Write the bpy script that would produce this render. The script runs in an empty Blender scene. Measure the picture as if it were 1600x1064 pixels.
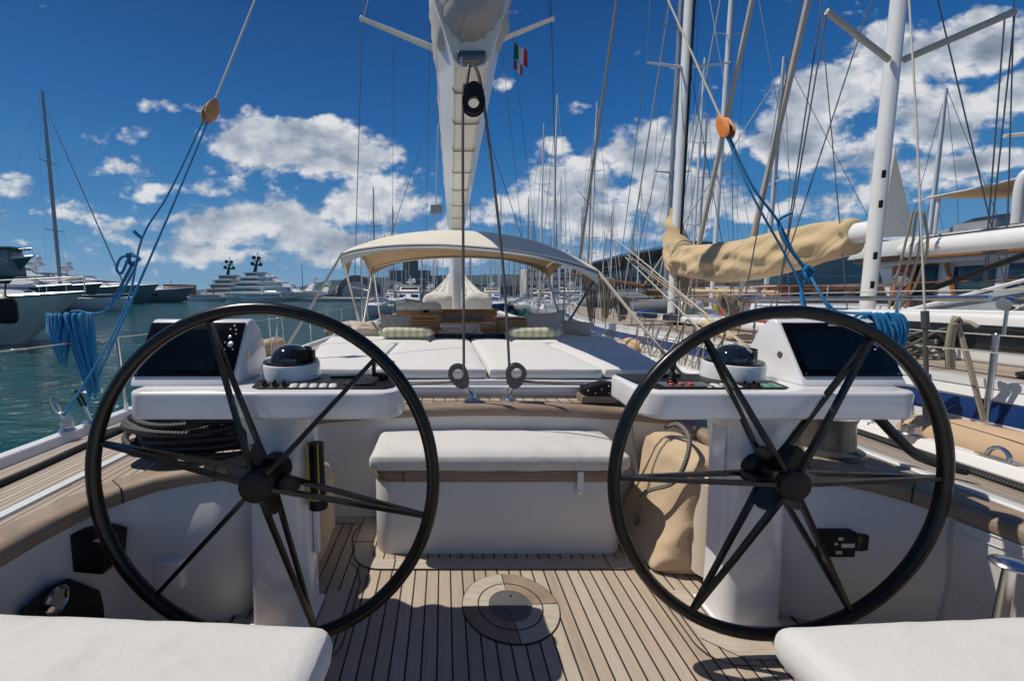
import bpy, bmesh, math, random
from mathutils import Vector as V, Matrix, noise
R = math.radians; PI = math.pi
random.seed(7)
scn = bpy.context.scene
# ------------------------------------------------------------------ camera, sky, sun, exposure
PIT = R(6.0); FP = 666.67; CXP = 694; CYP = 532; CAM = V((-.3, 0, 1.4))
cd = bpy.data.cameras.new('camera'); cam = bpy.data.objects.new('camera', cd); scn.collection.objects.link(cam)
cd.sensor_width = 36; cd.lens = 15; cd.shift_x = 106/1600; cd.clip_start = .05; cd.clip_end = 30000
cam.location = CAM; cam.rotation_euler = (PI/2-PIT, 0, 0); scn.camera = cam
SUN = V((-.60, .17, 1)).normalized()
sd = bpy.data.lights.new('sun', 'SUN'); so = bpy.data.objects.new('sun', sd); scn.collection.objects.link(so)
sd.energy = 5.0; sd.angle = R(.5); sd.color = (1, .93, .81)
so.rotation_euler = SUN.to_track_quat('Z', 'Y').to_euler(); so.location = (-6, 2, 30)
scn.view_settings.view_transform = 'Standard'; scn.view_settings.look = 'None'
scn.view_settings.exposure = -.30; scn.view_settings.gamma = 1
W_ = bpy.data.worlds.new('World'); scn.world = W_; W_.use_nodes = True
def N(nt, typ, **kw):
    n = nt.nodes.new(typ)
    for k, v in kw.items():
        if k.startswith('i_'):
            k = k[2:]; n.inputs[int(k) if k.isdigit() else k.replace('_', ' ')].default_value = v
        else: setattr(n, k, v)
    return n
def MA(nt, op, a, b=None, c=None, clamp=False):
    n = nt.nodes.new('ShaderNodeMath'); n.operation = op; n.use_clamp = clamp
    for i, x in enumerate((a, b, c)):
        if x is None: continue
        if isinstance(x, (int, float)): n.inputs[i].default_value = x
        else: nt.links.new(x, n.inputs[i])
    return n.outputs[0]
def MIX(nt, f, a, b, typ='MIX'):
    n = nt.nodes.new('ShaderNodeMix'); n.data_type = 'RGBA'; n.blend_type = typ
    for k, x in ((0, f), (6, a), (7, b)):
        if isinstance(x, (int, float)): n.inputs[k].default_value = x
        elif isinstance(x, tuple): n.inputs[k].default_value = (*x[:3], 1)
        else: nt.links.new(x, n.inputs[k])
    return n.outputs[2]
def RAMP(nt, f, stops):
    n = nt.nodes.new('ShaderNodeValToRGB'); e = n.color_ramp.elements
    while len(e) < len(stops): e.new(.5)
    for i, (p, c) in enumerate(stops):
        e[i].position = p; e[i].color = (c, c, c, 1) if isinstance(c, (int, float)) else (*c, 1)
    if f is not None: nt.links.new(f, n.inputs[0])
    return n.outputs[0]
def SS(nt, x, a, b):
    n = nt.nodes.new('ShaderNodeMapRange'); n.interpolation_type = 'SMOOTHSTEP'; n.inputs[1].default_value = a; n.inputs[2].default_value = b
    nt.links.new(x, n.inputs[0]); return n.outputs[0]

def build_world():
    nt = W_.node_tree; nt.nodes.clear(); L = nt.links.new
    out = N(nt, 'ShaderNodeOutputWorld'); bg = N(nt, 'ShaderNodeBackground'); L(bg.outputs[0], out.inputs[0])
    sky = N(nt, 'ShaderNodeTexSky', sky_type='NISHITA', sun_disc=False, sun_elevation=math.asin(SUN.z), sun_rotation=math.atan2(SUN.x, SUN.y))
    sky.altitude = 0; sky.air_density = 1.0; sky.dust_density = .4; sky.ozone_density = 3.0
    tc = N(nt, 'ShaderNodeTexCoord'); sp = N(nt, 'ShaderNodeSeparateXYZ'); L(tc.outputs['Generated'], sp.inputs[0])
    x, y, z = sp.outputs
    ay = MA(nt, 'ADD', MA(nt, 'ABSOLUTE', y), .12)
    a = MA(nt, 'DIVIDE', x, ay); b = MA(nt, 'DIVIDE', z, ay)
    # clouds stand where the photograph shows them: (px, py, rx, ry, amount)
    C = [(455,228,140,50,1.0),(560,245,80,38,.8),(380,200,70,34,.6),(270,166,55,16,.55),(170,264,42,14,.6),(310,282,90,20,.62),(228,300,30,16,.55),
         (30,295,62,24,.75),(400,352,220,40,.85),(580,320,100,44,.85),(215,350,80,20,.6),(540,380,190,34,.9),(330,392,160,24,.7),(130,335,60,14,.45),(470,408,240,16,.6),(60,380,70,10,.5),(250,408,90,10,.4),
         (790,123,26,20,.52),(1000,235,95,60,1.0),(1110,220,70,45,.85),(900,290,90,50,.9),(820,335,110,34,.85),(1060,310,110,50,.95),(940,350,120,36,.8),(675,315,30,16,.5),(720,350,50,22,.6),
         (1300,150,130,70,1.0),(1250,210,110,60,1.0),(1430,90,130,62,.95),(1540,60,110,60,1.0),(1480,180,140,55,1.0),(1590,150,60,50,.9),(1330,235,90,40,.8),(1500,262,120,26,.9),(1600,262,90,24,.9),(1200,330,90,34,.75),(1140,300,60,30,.6),(1350,310,150,24,.6),
         (915,172,22,18,.48),(865,225,30,20,.40),(1400,380,200,30,.6),(1720,120,140,120,.9),(700,400,160,20,.6),(1000,400,200,24,.6),(640,280,30,40,.35),(300,330,60,16,.4),(1750,300,150,50,.7),(320,350,330,90,.36),(560,310,200,90,.36),(930,320,300,100,.38),(1380,230,260,190,.42),(180,270,130,60,.26),(1200,290,200,120,.34),(-120,250,90,30,.5)]
    cp, sp_ = math.cos(PIT), math.sin(PIT); tot = None
    nz = N(nt, 'ShaderNodeCombineXYZ'); L(a, nz.inputs[0]); L(MA(nt, 'MULTIPLY', b, 1.5), nz.inputs[1])
    def noise_at(off, sc, det, rough=.58, dist=.25):
        vm = N(nt, 'ShaderNodeVectorMath', operation='ADD'); L(nz.outputs[0], vm.inputs[0]); vm.inputs[1].default_value = off
        t = N(nt, 'ShaderNodeTexNoise', i_Scale=sc, i_Detail=det, i_Roughness=rough, i_Distortion=dist); t.noise_dimensions = '3D'; L(vm.outputs[0], t.inputs['Vector']); return t.outputs[0]
    warp = noise_at((3.1, .7, 0), 5, 3)
    wa = MA(nt, 'ADD', a, MA(nt, 'MULTIPLY', MA(nt, 'SUBTRACT', warp, .5), .12)); wb = MA(nt, 'ADD', b, MA(nt, 'MULTIPLY', MA(nt, 'SUBTRACT', noise_at((9, 4, 2), 5, 3), .5), .10))
    for px, py, rx, ry, am in C:
        def ab(px, py):
            u, v = (px-CXP)/FP, (CYP-py)/FP; yy = cp+v*sp_; zz = -sp_+v*cp; n_ = math.sqrt(u*u+yy*yy+zz*zz); k = abs(yy)/n_+.12
            return (u/n_)/k, (zz/n_)/k
        a0, b0 = ab(px, py); a1, b1 = ab(px+rx, py-ry); ra = max(abs(a1-a0), .01)*1.25; rb = max(abs(b1-b0), .01)*1.25
        dx = MA(nt, 'MULTIPLY', MA(nt, 'SUBTRACT', wa, a0), 1/ra); dy = MA(nt, 'MULTIPLY', MA(nt, 'SUBTRACT', wb, b0), 1/rb)
        d = MA(nt, 'ADD', MA(nt, 'MULTIPLY', dx, dx), MA(nt, 'MULTIPLY', dy, dy))
        g = MA(nt, 'MULTIPLY', MA(nt, 'SUBTRACT', 1.0, d, clamp=True), am)
        tot = g if tot is None else MA(nt, 'MAXIMUM', tot, g)
    # behind and overhead, scattered clouds
    far = MA(nt, 'MULTIPLY', MA(nt, 'LESS_THAN', y, 0.0), .16); tot = MA(nt, 'MAXIMUM', tot, far)
    n1 = noise_at((0, 0, 0), 7.0, 9, .58, .12); n2 = noise_at((.016, -.036, 0), 7.0, 7, .58, .12)
    def puff(off):
        vm = N(nt, 'ShaderNodeVectorMath', operation='ADD'); L(nz.outputs[0], vm.inputs[0]); vm.inputs[1].default_value = off
        w2 = N(nt, 'ShaderNodeTexNoise', i_Scale=14, i_Detail=4); L(vm.outputs[0], w2.inputs['Vector']); mm = N(nt, 'ShaderNodeVectorMath', operation='MULTIPLY_ADD'); L(w2.outputs['Color'], mm.inputs[0]); mm.inputs[1].default_value = (.06, .06, .06); L(vm.outputs[0], mm.inputs[2])
        v_ = N(nt, 'ShaderNodeTexVoronoi', feature='F1', i_Scale=17, i_Detail=2.5, i_Roughness=.62, i_Lacunarity=2.1); v_.voronoi_dimensions = '2D'; v_.normalize = True; L(mm.outputs[0], v_.inputs['Vector']); return v_.outputs['Distance']
    v1 = puff((0, 0, 0))
    n1 = MA(nt, 'ADD', n1, MA(nt, 'MULTIPLY', MA(nt, 'SUBTRACT', .36, v1), .42)); n2 = MA(nt, 'ADD', n2, MA(nt, 'MULTIPLY', MA(nt, 'SUBTRACT', .36, v1), .18))
    d1 = MA(nt, 'ADD', MA(nt, 'MULTIPLY', MA(nt, 'SUBTRACT', n1, .5), 3.0), MA(nt, 'SUBTRACT', MA(nt, 'MULTIPLY', tot, 1.5), .62))
    dens = SS(nt, d1, -.10, .50)
    low = SS(nt, z, -.002, .03); dens = MA(nt, 'MULTIPLY', dens, MA(nt, 'MULTIPLY', low, .96))
    edge = MA(nt, 'MULTIPLY', MA(nt, 'SUBTRACT', n1, n2), 2.8)
    thick = SS(nt, d1, .30, 1.5)
    sh = MA(nt, 'ADD', MA(nt, 'SUBTRACT', .80, MA(nt, 'MULTIPLY', thick, .58)), edge, clamp=True)  # lit and shaded sides of the clouds are painted into their colour
    ccol = RAMP(nt, sh, [(0, (.17, .22, .31)), (.45, (.36, .42, .52)), (.8, (.70, .74, .80)), (1, (.97, .97, .98))])
    # sky radiance is large: scale it down first, clouds are mixed in afterwards
    sk = MIX(nt, 1.0, sky.outputs[0], (.075, .075, .075), 'MULTIPLY')
    gr = RAMP(nt, MA(nt, 'ABSOLUTE', z), [(0, (.20, .46, .69)), (.06, (.125, .375, .66)), (.17, (.038, .24, .56)), (.34, (.006, .135, .43)), (.52, (.001, .070, .275)), (1, (.001, .035, .15))])
    sk = MIX(nt, .97, sk, gr)
    fin = MIX(nt, dens, sk, ccol)
    L(fin, bg.inputs[0]); bg.inputs[1].default_value = 1.0
build_world()

# ------------------------------------------------------------------ helpers
FW = V((0, math.cos(PIT), -math.sin(PIT))); UP = V((0, math.sin(PIT), math.cos(PIT)))
def at(px, py, X=None, Y=None, Z=None):
    """point of the place seen at photo pixel (px, py) on the given plane (calibration only)"""
    d = V(((px-CXP)/FP, 0, 0))+UP*((CYP-py)/FP)+FW
    t = (X-CAM.x)/d.x if X is not None else ((Y-CAM.y)/d.y if Y is not None else (Z-CAM.z)/d.z)
    return CAM+d*t
ROOT = {}
class MB:
    def __init__(s): s.v = []; s.f = []; s.uv = []; s.sm = []
    def add(s, vs, fs, uvs=None, smooth=True):
        o = len(s.v); s.v += [V(p) for p in vs]
        for i, f in enumerate(fs):
            s.f.append([o+k for k in f]); s.uv.append(uvs[i] if uvs else None); s.sm.append(smooth)
        return s
    def box(s, x0, x1, y0, y1, z0, z1, M=None):
        vs = [V((x, y, z)) for z in (z0, z1) for y in (y0, y1) for x in (x0, x1)]
        if M: vs = [M@p for p in vs]
        return s.add(vs, [(0,2,3,1),(4,5,7,6),(0,1,5,4),(2,6,7,3),(0,4,6,2),(1,3,7,5)], smooth=False)
    def bm(s, b, M=None, smooth=True):
        b.verts.ensure_lookup_table(); vs = [(M@v.co if M else v.co.copy()) for v in b.verts]
        s.add(vs, [[v.index for v in f.verts] for f in b.faces], smooth=smooth); b.free(); return s
    def rbox(s, x0, x1, y0, y1, z0, z1, r=.02, seg=3, M=None):
        b = bmesh.new(); bmesh.ops.create_cube(b, size=1)
        for v in b.verts: v.co = V(((x0+x1)/2+v.co.x*(x1-x0), (y0+y1)/2+v.co.y*(y1-y0), (z0+z1)/2+v.co.z*(z1-z0)))
        r = min(r, abs(x1-x0)*.49, abs(y1-y0)*.49, abs(z1-z0)*.49)
        bmesh.ops.bevel(b, geom=b.edges[:], offset=r, segments=seg, profile=.5, affect='EDGES')
        b.verts.index_update(); return s.bm(b, M)
    def poly(s, pts, n, d, bev=0, seg=2):
        """closed outline pts (3D, planar) pushed along n by d, edges bevelled"""
        b = bmesh.new(); vs = [b.verts.new(V(p)) for p in pts]; f = b.faces.new(vs)
        r = bmesh.ops.extrude_face_region(b, geom=[f]); n = V(n)
        bmesh.ops.translate(b, verts=[g for g in r['geom'] if isinstance(g, bmesh.types.BMVert)], vec=n*d)
        bmesh.ops.recalc_face_normals(b, faces=b.faces[:])
        if bev: bmesh.ops.bevel(b, geom=b.edges[:], offset=bev, segments=seg, profile=.5, affect='EDGES', clamp_overlap=True)
        b.verts.index_update(); return s.bm(b)
    def tube(s, pts, r, n=8, closed=False, cap=True, flat=1.0):
        pts = [V(p) for p in pts]; m = len(pts)
        if m < 2: return s
        rr = r if isinstance(r, (list, tuple)) else [r]*m
        vs = []; T = []
        for i in range(m):
            a = pts[(i-1) % m] if (i or closed) else pts[0]; b = pts[(i+1) % m] if (i < m-1 or closed) else pts[-1]
            t = (b-a); T.append(t.normalized() if t.length > 1e-9 else V((0, 0, 1)))
        up = V((0, 0, 1)) if abs(T[0].z) < .9 else V((0, 1, 0)); nrm = (up-T[0]*up.dot(T[0])).normalized(); ln = [0]
        for i in range(m):
            if i:
                nrm = (nrm-T[i]*nrm.dot(T[i])); nrm = nrm.normalized() if nrm.length > 1e-6 else T[i].orthogonal().normalized(); ln.append(ln[-1]+(pts[i]-pts[i-1]).length)
            bn = T[i].cross(nrm)
            for k in range(n):
                an = 2*PI*k/n; vs.append(pts[i]+nrm*math.cos(an)*rr[i]+bn*math.sin(an)*rr[i]*flat)
        fs = []; uv = []
        for i in range(m if closed else m-1):
            j = (i+1) % m; l0 = ln[i]; l1 = ln[i+1] if i+1 < m else ln[i]+(pts[0]-pts[-1]).length
            for k in range(n):
                q = (k+1) % n; fs.append((i*n+k, i*n+q, j*n+q, j*n+k)); uv.append([(k/n, l0), ((k+1)/n, l0), ((k+1)/n, l1), (k/n, l1)])
        if cap and not closed:
            fs.append(tuple(range(n-1, -1, -1))); uv.append([(0, 0)]*n); fs.append(tuple((m-1)*n+k for k in range(n))); uv.append([(0, 0)]*n)
        return s.add(vs, fs, uv)
    def cyl(s, a, b, r, r2=None, n=16): return s.tube([a, b], [r, r if r2 is None else r2], n)
    def lathe(s, prof, c=(0, 0, 0), axis=(0, 0, 1), n=24, cap=True):
        q = V((0, 0, 1)).rotation_difference(V(axis).normalized()).to_matrix(); c = V(c); m = len(prof); vs = []
        for r, z in prof:
            for k in range(n): an = 2*PI*k/n; vs.append(c+q@V((max(r, 1e-5)*math.cos(an), max(r, 1e-5)*math.sin(an), z)))
        fs = [(i*n+k, i*n+(k+1) % n, (i+1)*n+(k+1) % n, (i+1)*n+k) for i in range(m-1) for k in range(n)]
        if cap: fs.append(tuple(range(n-1, -1, -1))); fs.append(tuple((m-1)*n+k for k in range(n)))
        return s.add(vs, fs)
    def grid(s, f, nu, nv, uvf=None, wrap=False, smooth=True):
        vs = [f(i/nu, j/nv) for i in range(nu+1) for j in range(nv+1)]; fs = []; uv = []
        for i in range(nu):
            for j in range(nv):
                q = [(i, j), (i+1, j), (i+1, j+1), (i, j+1)]; fs.append([a*(nv+1)+b for a, b in q])
                uv.append([(uvf(a/nu, b/nv) if uvf else (a/nu, b/nv)) for a, b in q])
        return s.add(vs, fs, uv, smooth)
    def loft(s, secs, cap=True, closed=True):
        n = len(secs[0]); vs = [V(p) for sc in secs for p in sc]; fs = []
        for i in range(len(secs)-1):
            for k in range(n if closed else n-1): q = (k+1) % n; fs.append((i*n+k, i*n+q, (i+1)*n+q, (i+1)*n+k))
        if cap: fs.append(tuple(range(n-1, -1, -1))); fs.append(tuple((len(secs)-1)*n+k for k in range(n)))
        return s.add(vs, fs)
    def ball(s, c, rx, ry=None, rz=None, n=16, m=10):
        ry = ry or rx; rz = rz or rx
        return s.grid(lambda u, v: V(c)+V((rx*math.sin(PI*v)*math.cos(2*PI*u), -ry*math.sin(PI*v)*math.sin(2*PI*u), rz*math.cos(PI*v))), n, m)
    def soft(s, x0, x1, y0, y1, z0, z1, r=.04, res=.05, puff=.01, amp=.004, seed=0, M=None):
        """upholstered block: rounded edges, slightly puffed and uneven"""
        nx = max(4, int((x1-x0)/res)); ny = max(4, int((y1-y0)/res)); nz = max(3, int((z1-z0)/res*1.5)); c = V(((x0+x1)/2, (y0+y1)/2, (z0+z1)/2)); h = V(((x1-x0)/2, (y1-y0)/2, (z1-z0)/2)); rr = min(r, h.x*.9, h.y*.9, h.z*.95)
        def cf(t): return math.sin(t*PI/2)*.35+t*.65
        def pt(a, b, c_):
            p = V((cf(a)*h.x, cf(b)*h.y, c_*h.z)); q = V((max(-h.x+rr, min(h.x-rr, p.x)), max(-h.y+rr, min(h.y-rr, p.y)), max(-h.z+rr, min(h.z-rr, p.z)))); d = p-q
            if d.length > 1e-6: p = q+d.normalized()*rr
            w = (1-a*a)*(1-b*b); p.z += (puff*w*2)*(1 if c_ > 0 else -.3)*abs(c_)
            nn = noise.noise(V((p.x*5+seed, p.y*5, p.z*4)))+.5*noise.noise(V((p.x*14+seed, p.y*12, 3+p.z)))
            p += (d.normalized() if d.length > 1e-6 else V((0, 0, 1 if c_ > 0 else -1)))*nn*amp
            p += c; return M@p if M else p
        for sgn in (1, -1):
            s.grid(lambda u, v: pt(u*2-1, (v*2-1)*sgn, sgn), nx, ny)
            s.grid(lambda u, v: pt((u*2-1)*sgn, -sgn*1.0, (v*2-1)), nx, nz)
            s.grid(lambda u, v: pt(sgn*1.0, (u*2-1)*sgn, (v*2-1)), ny, nz)
        return s
    def build(s, name, m, parent=None, ang=38, weld=False):
        off = ROOT.get(parent.name, V((0, 0, 0))) if parent else V((0, 0, 0))
        me = bpy.data.meshes.new(name); me.from_pydata([tuple(p-off) for p in s.v], [], s.f)
        uvl = me.uv_layers.new(name='UVMap'); li = 0; buf = [0.0]*(2*len(me.loops))
        for fi, f in enumerate(s.f):
            u = s.uv[fi]
            for k in range(len(f)):
                if u: buf[2*li], buf[2*li+1] = u[k]
                li += 1
        uvl.data.foreach_set('uv', buf); me.polygons.foreach_set('use_smooth', [True]*len(s.f))
        if weld:
            b = bmesh.new(); b.from_mesh(me); bmesh.ops.remove_doubles(b, verts=b.verts[:], dist=.0004); bmesh.ops.recalc_face_normals(b, faces=b.faces[:]); b.to_mesh(me); b.free()
        me.validate(); me.set_sharp_from_angle(angle=R(ang)); me.materials.append(m)
        o = bpy.data.objects.new(name, me); scn.collection.objects.link(o)
        if parent: o.parent = parent; ROOT[o.name] = off
        return o
def tag(o, label, cat, group=None, kind=None):
    if label: o['label'] = label
    if cat: o['category'] = cat
    if group: o['group'] = group
    if kind: o['kind'] = kind
    return o
def thing(name, label, cat, loc=(0, 0, 0), group=None):
    o = bpy.data.objects.new(name, None); scn.collection.objects.link(o); o.location = loc; o.empty_display_size = .1
    ROOT[o.name] = V(loc); return tag(o, label, cat, group)
def copy_tree(o, parent=None):
    c = o.copy(); scn.collection.objects.link(c); c.parent = parent
    for ch in list(o.children): copy_tree(ch, c)
    return c
def solo(name, mb, m, label, cat, group=None, ang=38):
    """a thing that is one mesh: origin moved to its base"""
    xs = [p.x for p in mb.v]; ys = [p.y for p in mb.v]; zs = [p.z for p in mb.v]
    c = V(((min(xs)+max(xs))/2, (min(ys)+max(ys))/2, min(zs))); mb.v = [p-c for p in mb.v]
    o = mb.build(name, m, None, ang); o.location = c; return tag(o, label, cat, group)
def cr(pts, k=6, closed=False):
    pts = [V(p) for p in pts]; n = len(pts); out = []
    for i in range(n if closed else n-1):
        g = (lambda j: pts[j % n]) if closed else (lambda j: pts[max(0, min(n-1, j))])
        a, b, c, d = g(i-1), g(i), g(i+1), g(i+2)
        for q in range(k):
            t = q/k; out.append(.5*((2*b)+(c-a)*t+(2*a-5*b+4*c-d)*t*t+(3*b-a-3*c+d)*t**3))
    if not closed: out.append(pts[-1])
    return out
def sag(a, b, d, n=12):
    a, b = V(a), V(b); return [a.lerp(b, i/n)-V((0, 0, d*4*(i/n)*(1-i/n))) for i in range(n+1)]
def lerp(tab, y):
    if y <= tab[0][0]: return tab[0][1]
    for (a, va), (b, vb) in zip(tab, tab[1:]):
        if y <= b: t = (y-a)/(b-a); return va+(vb-va)*(t*t*(3-2*t)*.5+t*.5)
    return tab[-1][1]

# ------------------------------------------------------------------ materials
def mat(name, col, rough=.5, metal=0, var=.12, scale=6, bump=0, bscale=60, coat=0, dirt=None, dirt_amt=0, dscale=2.5, spec=.5, sheen=0, stretch=(1, 1, 1), em=None, alpha=None, trans=0):
    m = bpy.data.materials.new(name); m.use_nodes = True; nt = m.node_tree; L = nt.links.new; b = nt.nodes['Principled BSDF']
    tc = N(nt, 'ShaderNodeTexCoord'); mp = N(nt, 'ShaderNodeMapping'); mp.inputs['Scale'].default_value = stretch; L(tc.outputs['Object'], mp.inputs[0])
    n = N(nt, 'ShaderNodeTexNoise', i_Scale=scale, i_Detail=6, i_Roughness=.65); L(mp.outputs[0], n.inputs['Vector'])
    lo = tuple(c*(1-var) for c in col); hi = tuple(min(1, c*(1+var)) for c in col)
    c = RAMP(nt, n.outputs[0], [(.25, lo), (.75, hi)])
    if dirt:
        d = N(nt, 'ShaderNodeTexNoise', i_Scale=dscale, i_Detail=9, i_Roughness=.75, i_Distortion=.6); L(mp.outputs[0], d.inputs['Vector'])
        c = MIX(nt, MA(nt, 'MULTIPLY', SS(nt, d.outputs[0], .50, .78), dirt_amt), c, dirt)
    L(c, b.inputs['Base Color']); b.inputs['Metallic'].default_value = metal
    rn = RAMP(nt, n.outputs[0], [(.2, max(0, rough*.8)), (.8, min(1, rough*1.2))]); L(rn, b.inputs['Roughness'])
    b.inputs['Coat Weight'].default_value = coat; b.inputs['Coat Roughness'].default_value = .06; b.inputs['Specular IOR Level'].default_value = spec
    if sheen: b.inputs['Sheen Weight'].default_value = sheen
    if trans: b.inputs['Transmission Weight'].default_value = trans
    if alpha is not None: b.inputs['Alpha'].default_value = alpha
    if bump:
        n2 = N(nt, 'ShaderNodeTexNoise', i_Scale=bscale, i_Detail=4, i_Roughness=.6); L(mp.outputs[0], n2.inputs['Vector'])
        bp = N(nt, 'ShaderNodeBump', i_Strength=min(1, bump), i_Distance=.004); L(n2.outputs[0], bp.inputs['Height']); L(bp.outputs[0], b.inputs['Normal'])
    if em: b.inputs['Emission Color'].default_value = (*em[0], 1); b.inputs['Emission Strength'].default_value = em[1]
    return m
def teak(name, src, pitch=.055, caulk=.006, base=(.36, .235, .145), var=.3, axis=0, off=0.0, gray=.5):
    """planked teak: stripes of dark caulking across 'axis' of the chosen coordinates"""
    m = bpy.data.materials.new(name); m.use_nodes = True; nt = m.node_tree; L = nt.links.new; b = nt.nodes['Principled BSDF']
    tc = N(nt, 'ShaderNodeTexCoord'); sp = N(nt, 'ShaderNodeSeparateXYZ'); L(tc.outputs[src], sp.inputs[0])
    u = MA(nt, 'DIVIDE', MA(nt, 'ADD', sp.outputs[axis], off), pitch); v = sp.outputs[1-axis]
    fl = MA(nt, 'FLOOR', u); fr = MA(nt, 'SUBTRACT', u, fl); e = MA(nt, 'ABSOLUTE', MA(nt, 'SUBTRACT', fr, .5)); w = caulk/pitch
    line = SS(nt, e, .5-w*.62, .5-w*.38)
    cv = N(nt, 'ShaderNodeCombineXYZ'); L(MA(nt, 'MULTIPLY', u, pitch*26), cv.inputs[0]); L(MA(nt, 'MULTIPLY', v, 1.6), cv.inputs[1]); L(MA(nt, 'MULTIPLY', fl, 3.7), cv.inputs[2])
    g = N(nt, 'ShaderNodeTexNoise', i_Scale=3.2, i_Detail=8, i_Roughness=.7, i_Distortion=.4); L(cv.outputs[0], g.inputs['Vector'])
    wn = N(nt, 'ShaderNodeTexWhiteNoise'); wn.noise_dimensions = '1D'; L(fl, wn.inputs['W'])
    fg = N(nt, 'ShaderNodeTexNoise', i_Scale=9, i_Detail=3, i_Roughness=.6); cv2 = N(nt, 'ShaderNodeCombineXYZ'); L(MA(nt, 'MULTIPLY', u, pitch*60), cv2.inputs[0]); L(MA(nt, 'MULTIPLY', v, .9), cv2.inputs[1]); L(fl, cv2.inputs[2]); L(cv2.outputs[0], fg.inputs['Vector'])
    k = MA(nt, 'ADD', MA(nt, 'MULTIPLY', g.outputs[0], .7), MA(nt, 'ADD', MA(nt, 'MULTIPLY', wn.outputs[0], .26), MA(nt, 'MULTIPLY', fg.outputs[0], .35)))
    B = V(base); G = V((.40, .355, .31))
    c = RAMP(nt, k, [(.38, tuple(B*(1-var))), (.62, tuple(B)), (.85, tuple(B.lerp(G, gray)*1.2))])
    st = N(nt, 'ShaderNodeTexNoise', i_Scale=2.2, i_Detail=7, i_Roughness=.7); L(tc.outputs['Object'], st.inputs['Vector'])
    c = MIX(nt, MA(nt, 'MULTIPLY', SS(nt, st.outputs[0], .46, .74), .55), c, tuple(G*.95))
    c = MIX(nt, line, c, (.012, .011, .010)); L(c, b.inputs['Base Color'])
    b.inputs['Roughness'].default_value = .72
    h = MA(nt, 'SUBTRACT', MA(nt, 'MULTIPLY', fg.outputs[0], .35), MA(nt, 'MULTIPLY', line, 1.0)); bp = N(nt, 'ShaderNodeBump', i_Strength=.45, i_Distance=.003); L(h, bp.inputs['Height']); L(bp.outputs[0], b.inputs['Normal'])
    return m
def rope(name, c1, c2, pitch=.02, rough=.8, strands=2.0, bump=.8):
    m = bpy.data.materials.new(name); m.use_nodes = True; nt = m.node_tree; L = nt.links.new; b = nt.nodes['Principled BSDF']
    tc = N(nt, 'ShaderNodeTexCoord'); sp = N(nt, 'ShaderNodeSeparateXYZ'); L(tc.outputs['UV'], sp.inputs[0])
    def wv(sgn): return MA(nt, 'SINE', MA(nt, 'ADD', MA(nt, 'MULTIPLY', sp.outputs[1], 2*PI/pitch), MA(nt, 'MULTIPLY', sp.outputs[0], 2*PI*strands*sgn)))
    w = MA(nt, 'MULTIPLY', wv(1), wv(-1)); f = SS(nt, w, -.5, .6)
    L(MIX(nt, f, c2, c1), b.inputs['Base Color']); b.inputs['Roughness'].default_value = rough
    bp = N(nt, 'ShaderNodeBump', i_Strength=bump, i_Distance=.002); L(w, bp.inputs['Height']); L(bp.outputs[0], b.inputs['Normal']); return m
def fabric(name, col, fold=.5, dirt=(.5, .42, .3), da=.35, sc=3, weave=260, rough=.92, strips=None):
    m = bpy.data.materials.new(name); m.use_nodes = True; nt = m.node_tree; L = nt.links.new; b = nt.nodes['Principled BSDF']
    tc = N(nt, 'ShaderNodeTexCoord'); n = N(nt, 'ShaderNodeTexNoise', i_Scale=sc, i_Detail=8, i_Roughness=.7, i_Distortion=.5); L(tc.outputs['Object'], n.inputs['Vector'])
    n3 = N(nt, 'ShaderNodeTexNoise', i_Scale=sc*9, i_Detail=4, i_Roughness=.7); L(tc.outputs['Object'], n3.inputs['Vector'])
    c = MIX(nt, MA(nt, 'MULTIPLY', SS(nt, n.outputs[0], .46, .80), da), col, dirt)
    c = MIX(nt, MA(nt, 'MULTIPLY', SS(nt, n3.outputs[0], .5, .8), .12), c, tuple(x*.7 for x in col))
    if strips:
        sp = N(nt, 'ShaderNodeSeparateXYZ'); L(tc.outputs['Object'], sp.inputs[0]); fr = MA(nt, 'FRACT', MA(nt, 'DIVIDE', MA(nt, 'ADD', sp.outputs[0], 9), strips[0])); c = MIX(nt, SS(nt, MA(nt, 'ABSOLUTE', MA(nt, 'SUBTRACT', fr, .5)), .22, .27), c, strips[1])
    L(c, b.inputs['Base Color']); b.inputs['Roughness'].default_value = rough; b.inputs['Specular IOR Level'].default_value = .2; b.inputs['Sheen Weight'].default_value = .15
    n2 = N(nt, 'ShaderNodeTexNoise', i_Scale=weave, i_Detail=2); L(tc.outputs['Object'], n2.inputs['Vector'])
    h = MA(nt, 'ADD', MA(nt, 'MULTIPLY', n2.outputs[0], .12), MA(nt, 'MULTIPLY', n.outputs[0], fold*1.5)); bp = N(nt, 'ShaderNodeBump', i_Strength=.55, i_Distance=.01); L(h, bp.inputs['Height']); L(bp.outputs[0], b.inputs['Normal'])
    return m
M = {}
M['gel'] = mat('white_gelcoat', (.74, .74, .75), .30, var=.02, scale=2, coat=.25, dirt=(.62, .59, .54), dirt_amt=.25)
M['console'] = mat('console_paint', (.74, .74, .76), .22, var=.015, scale=3, coat=.5, dirt=(.66, .66, .68), dirt_amt=.2)
M['wall'] = mat('cockpit_gelcoat', (.64, .635, .63), .40, var=.03, scale=2, coat=.1, dirt=(.60, .56, .50), dirt_amt=.3, bump=.05, bscale=25)
M['teak_floor'] = teak('teak_floor', 'Object', .0595, .0075, (.40, .315, .245), off=.0298, gray=.6)
M['teak_deck'] = teak('teak_deck', 'UV', .056, .008, (.34, .27, .21), gray=.8)
M['teak_cap'] = mat('teak_cap', (.255, .185, .135), .6, var=.32, scale=7, stretch=(1, 1, 9), bump=.25, bscale=50, dirt=(.33, .29, .25), dirt_amt=.7, dscale=5)
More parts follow.
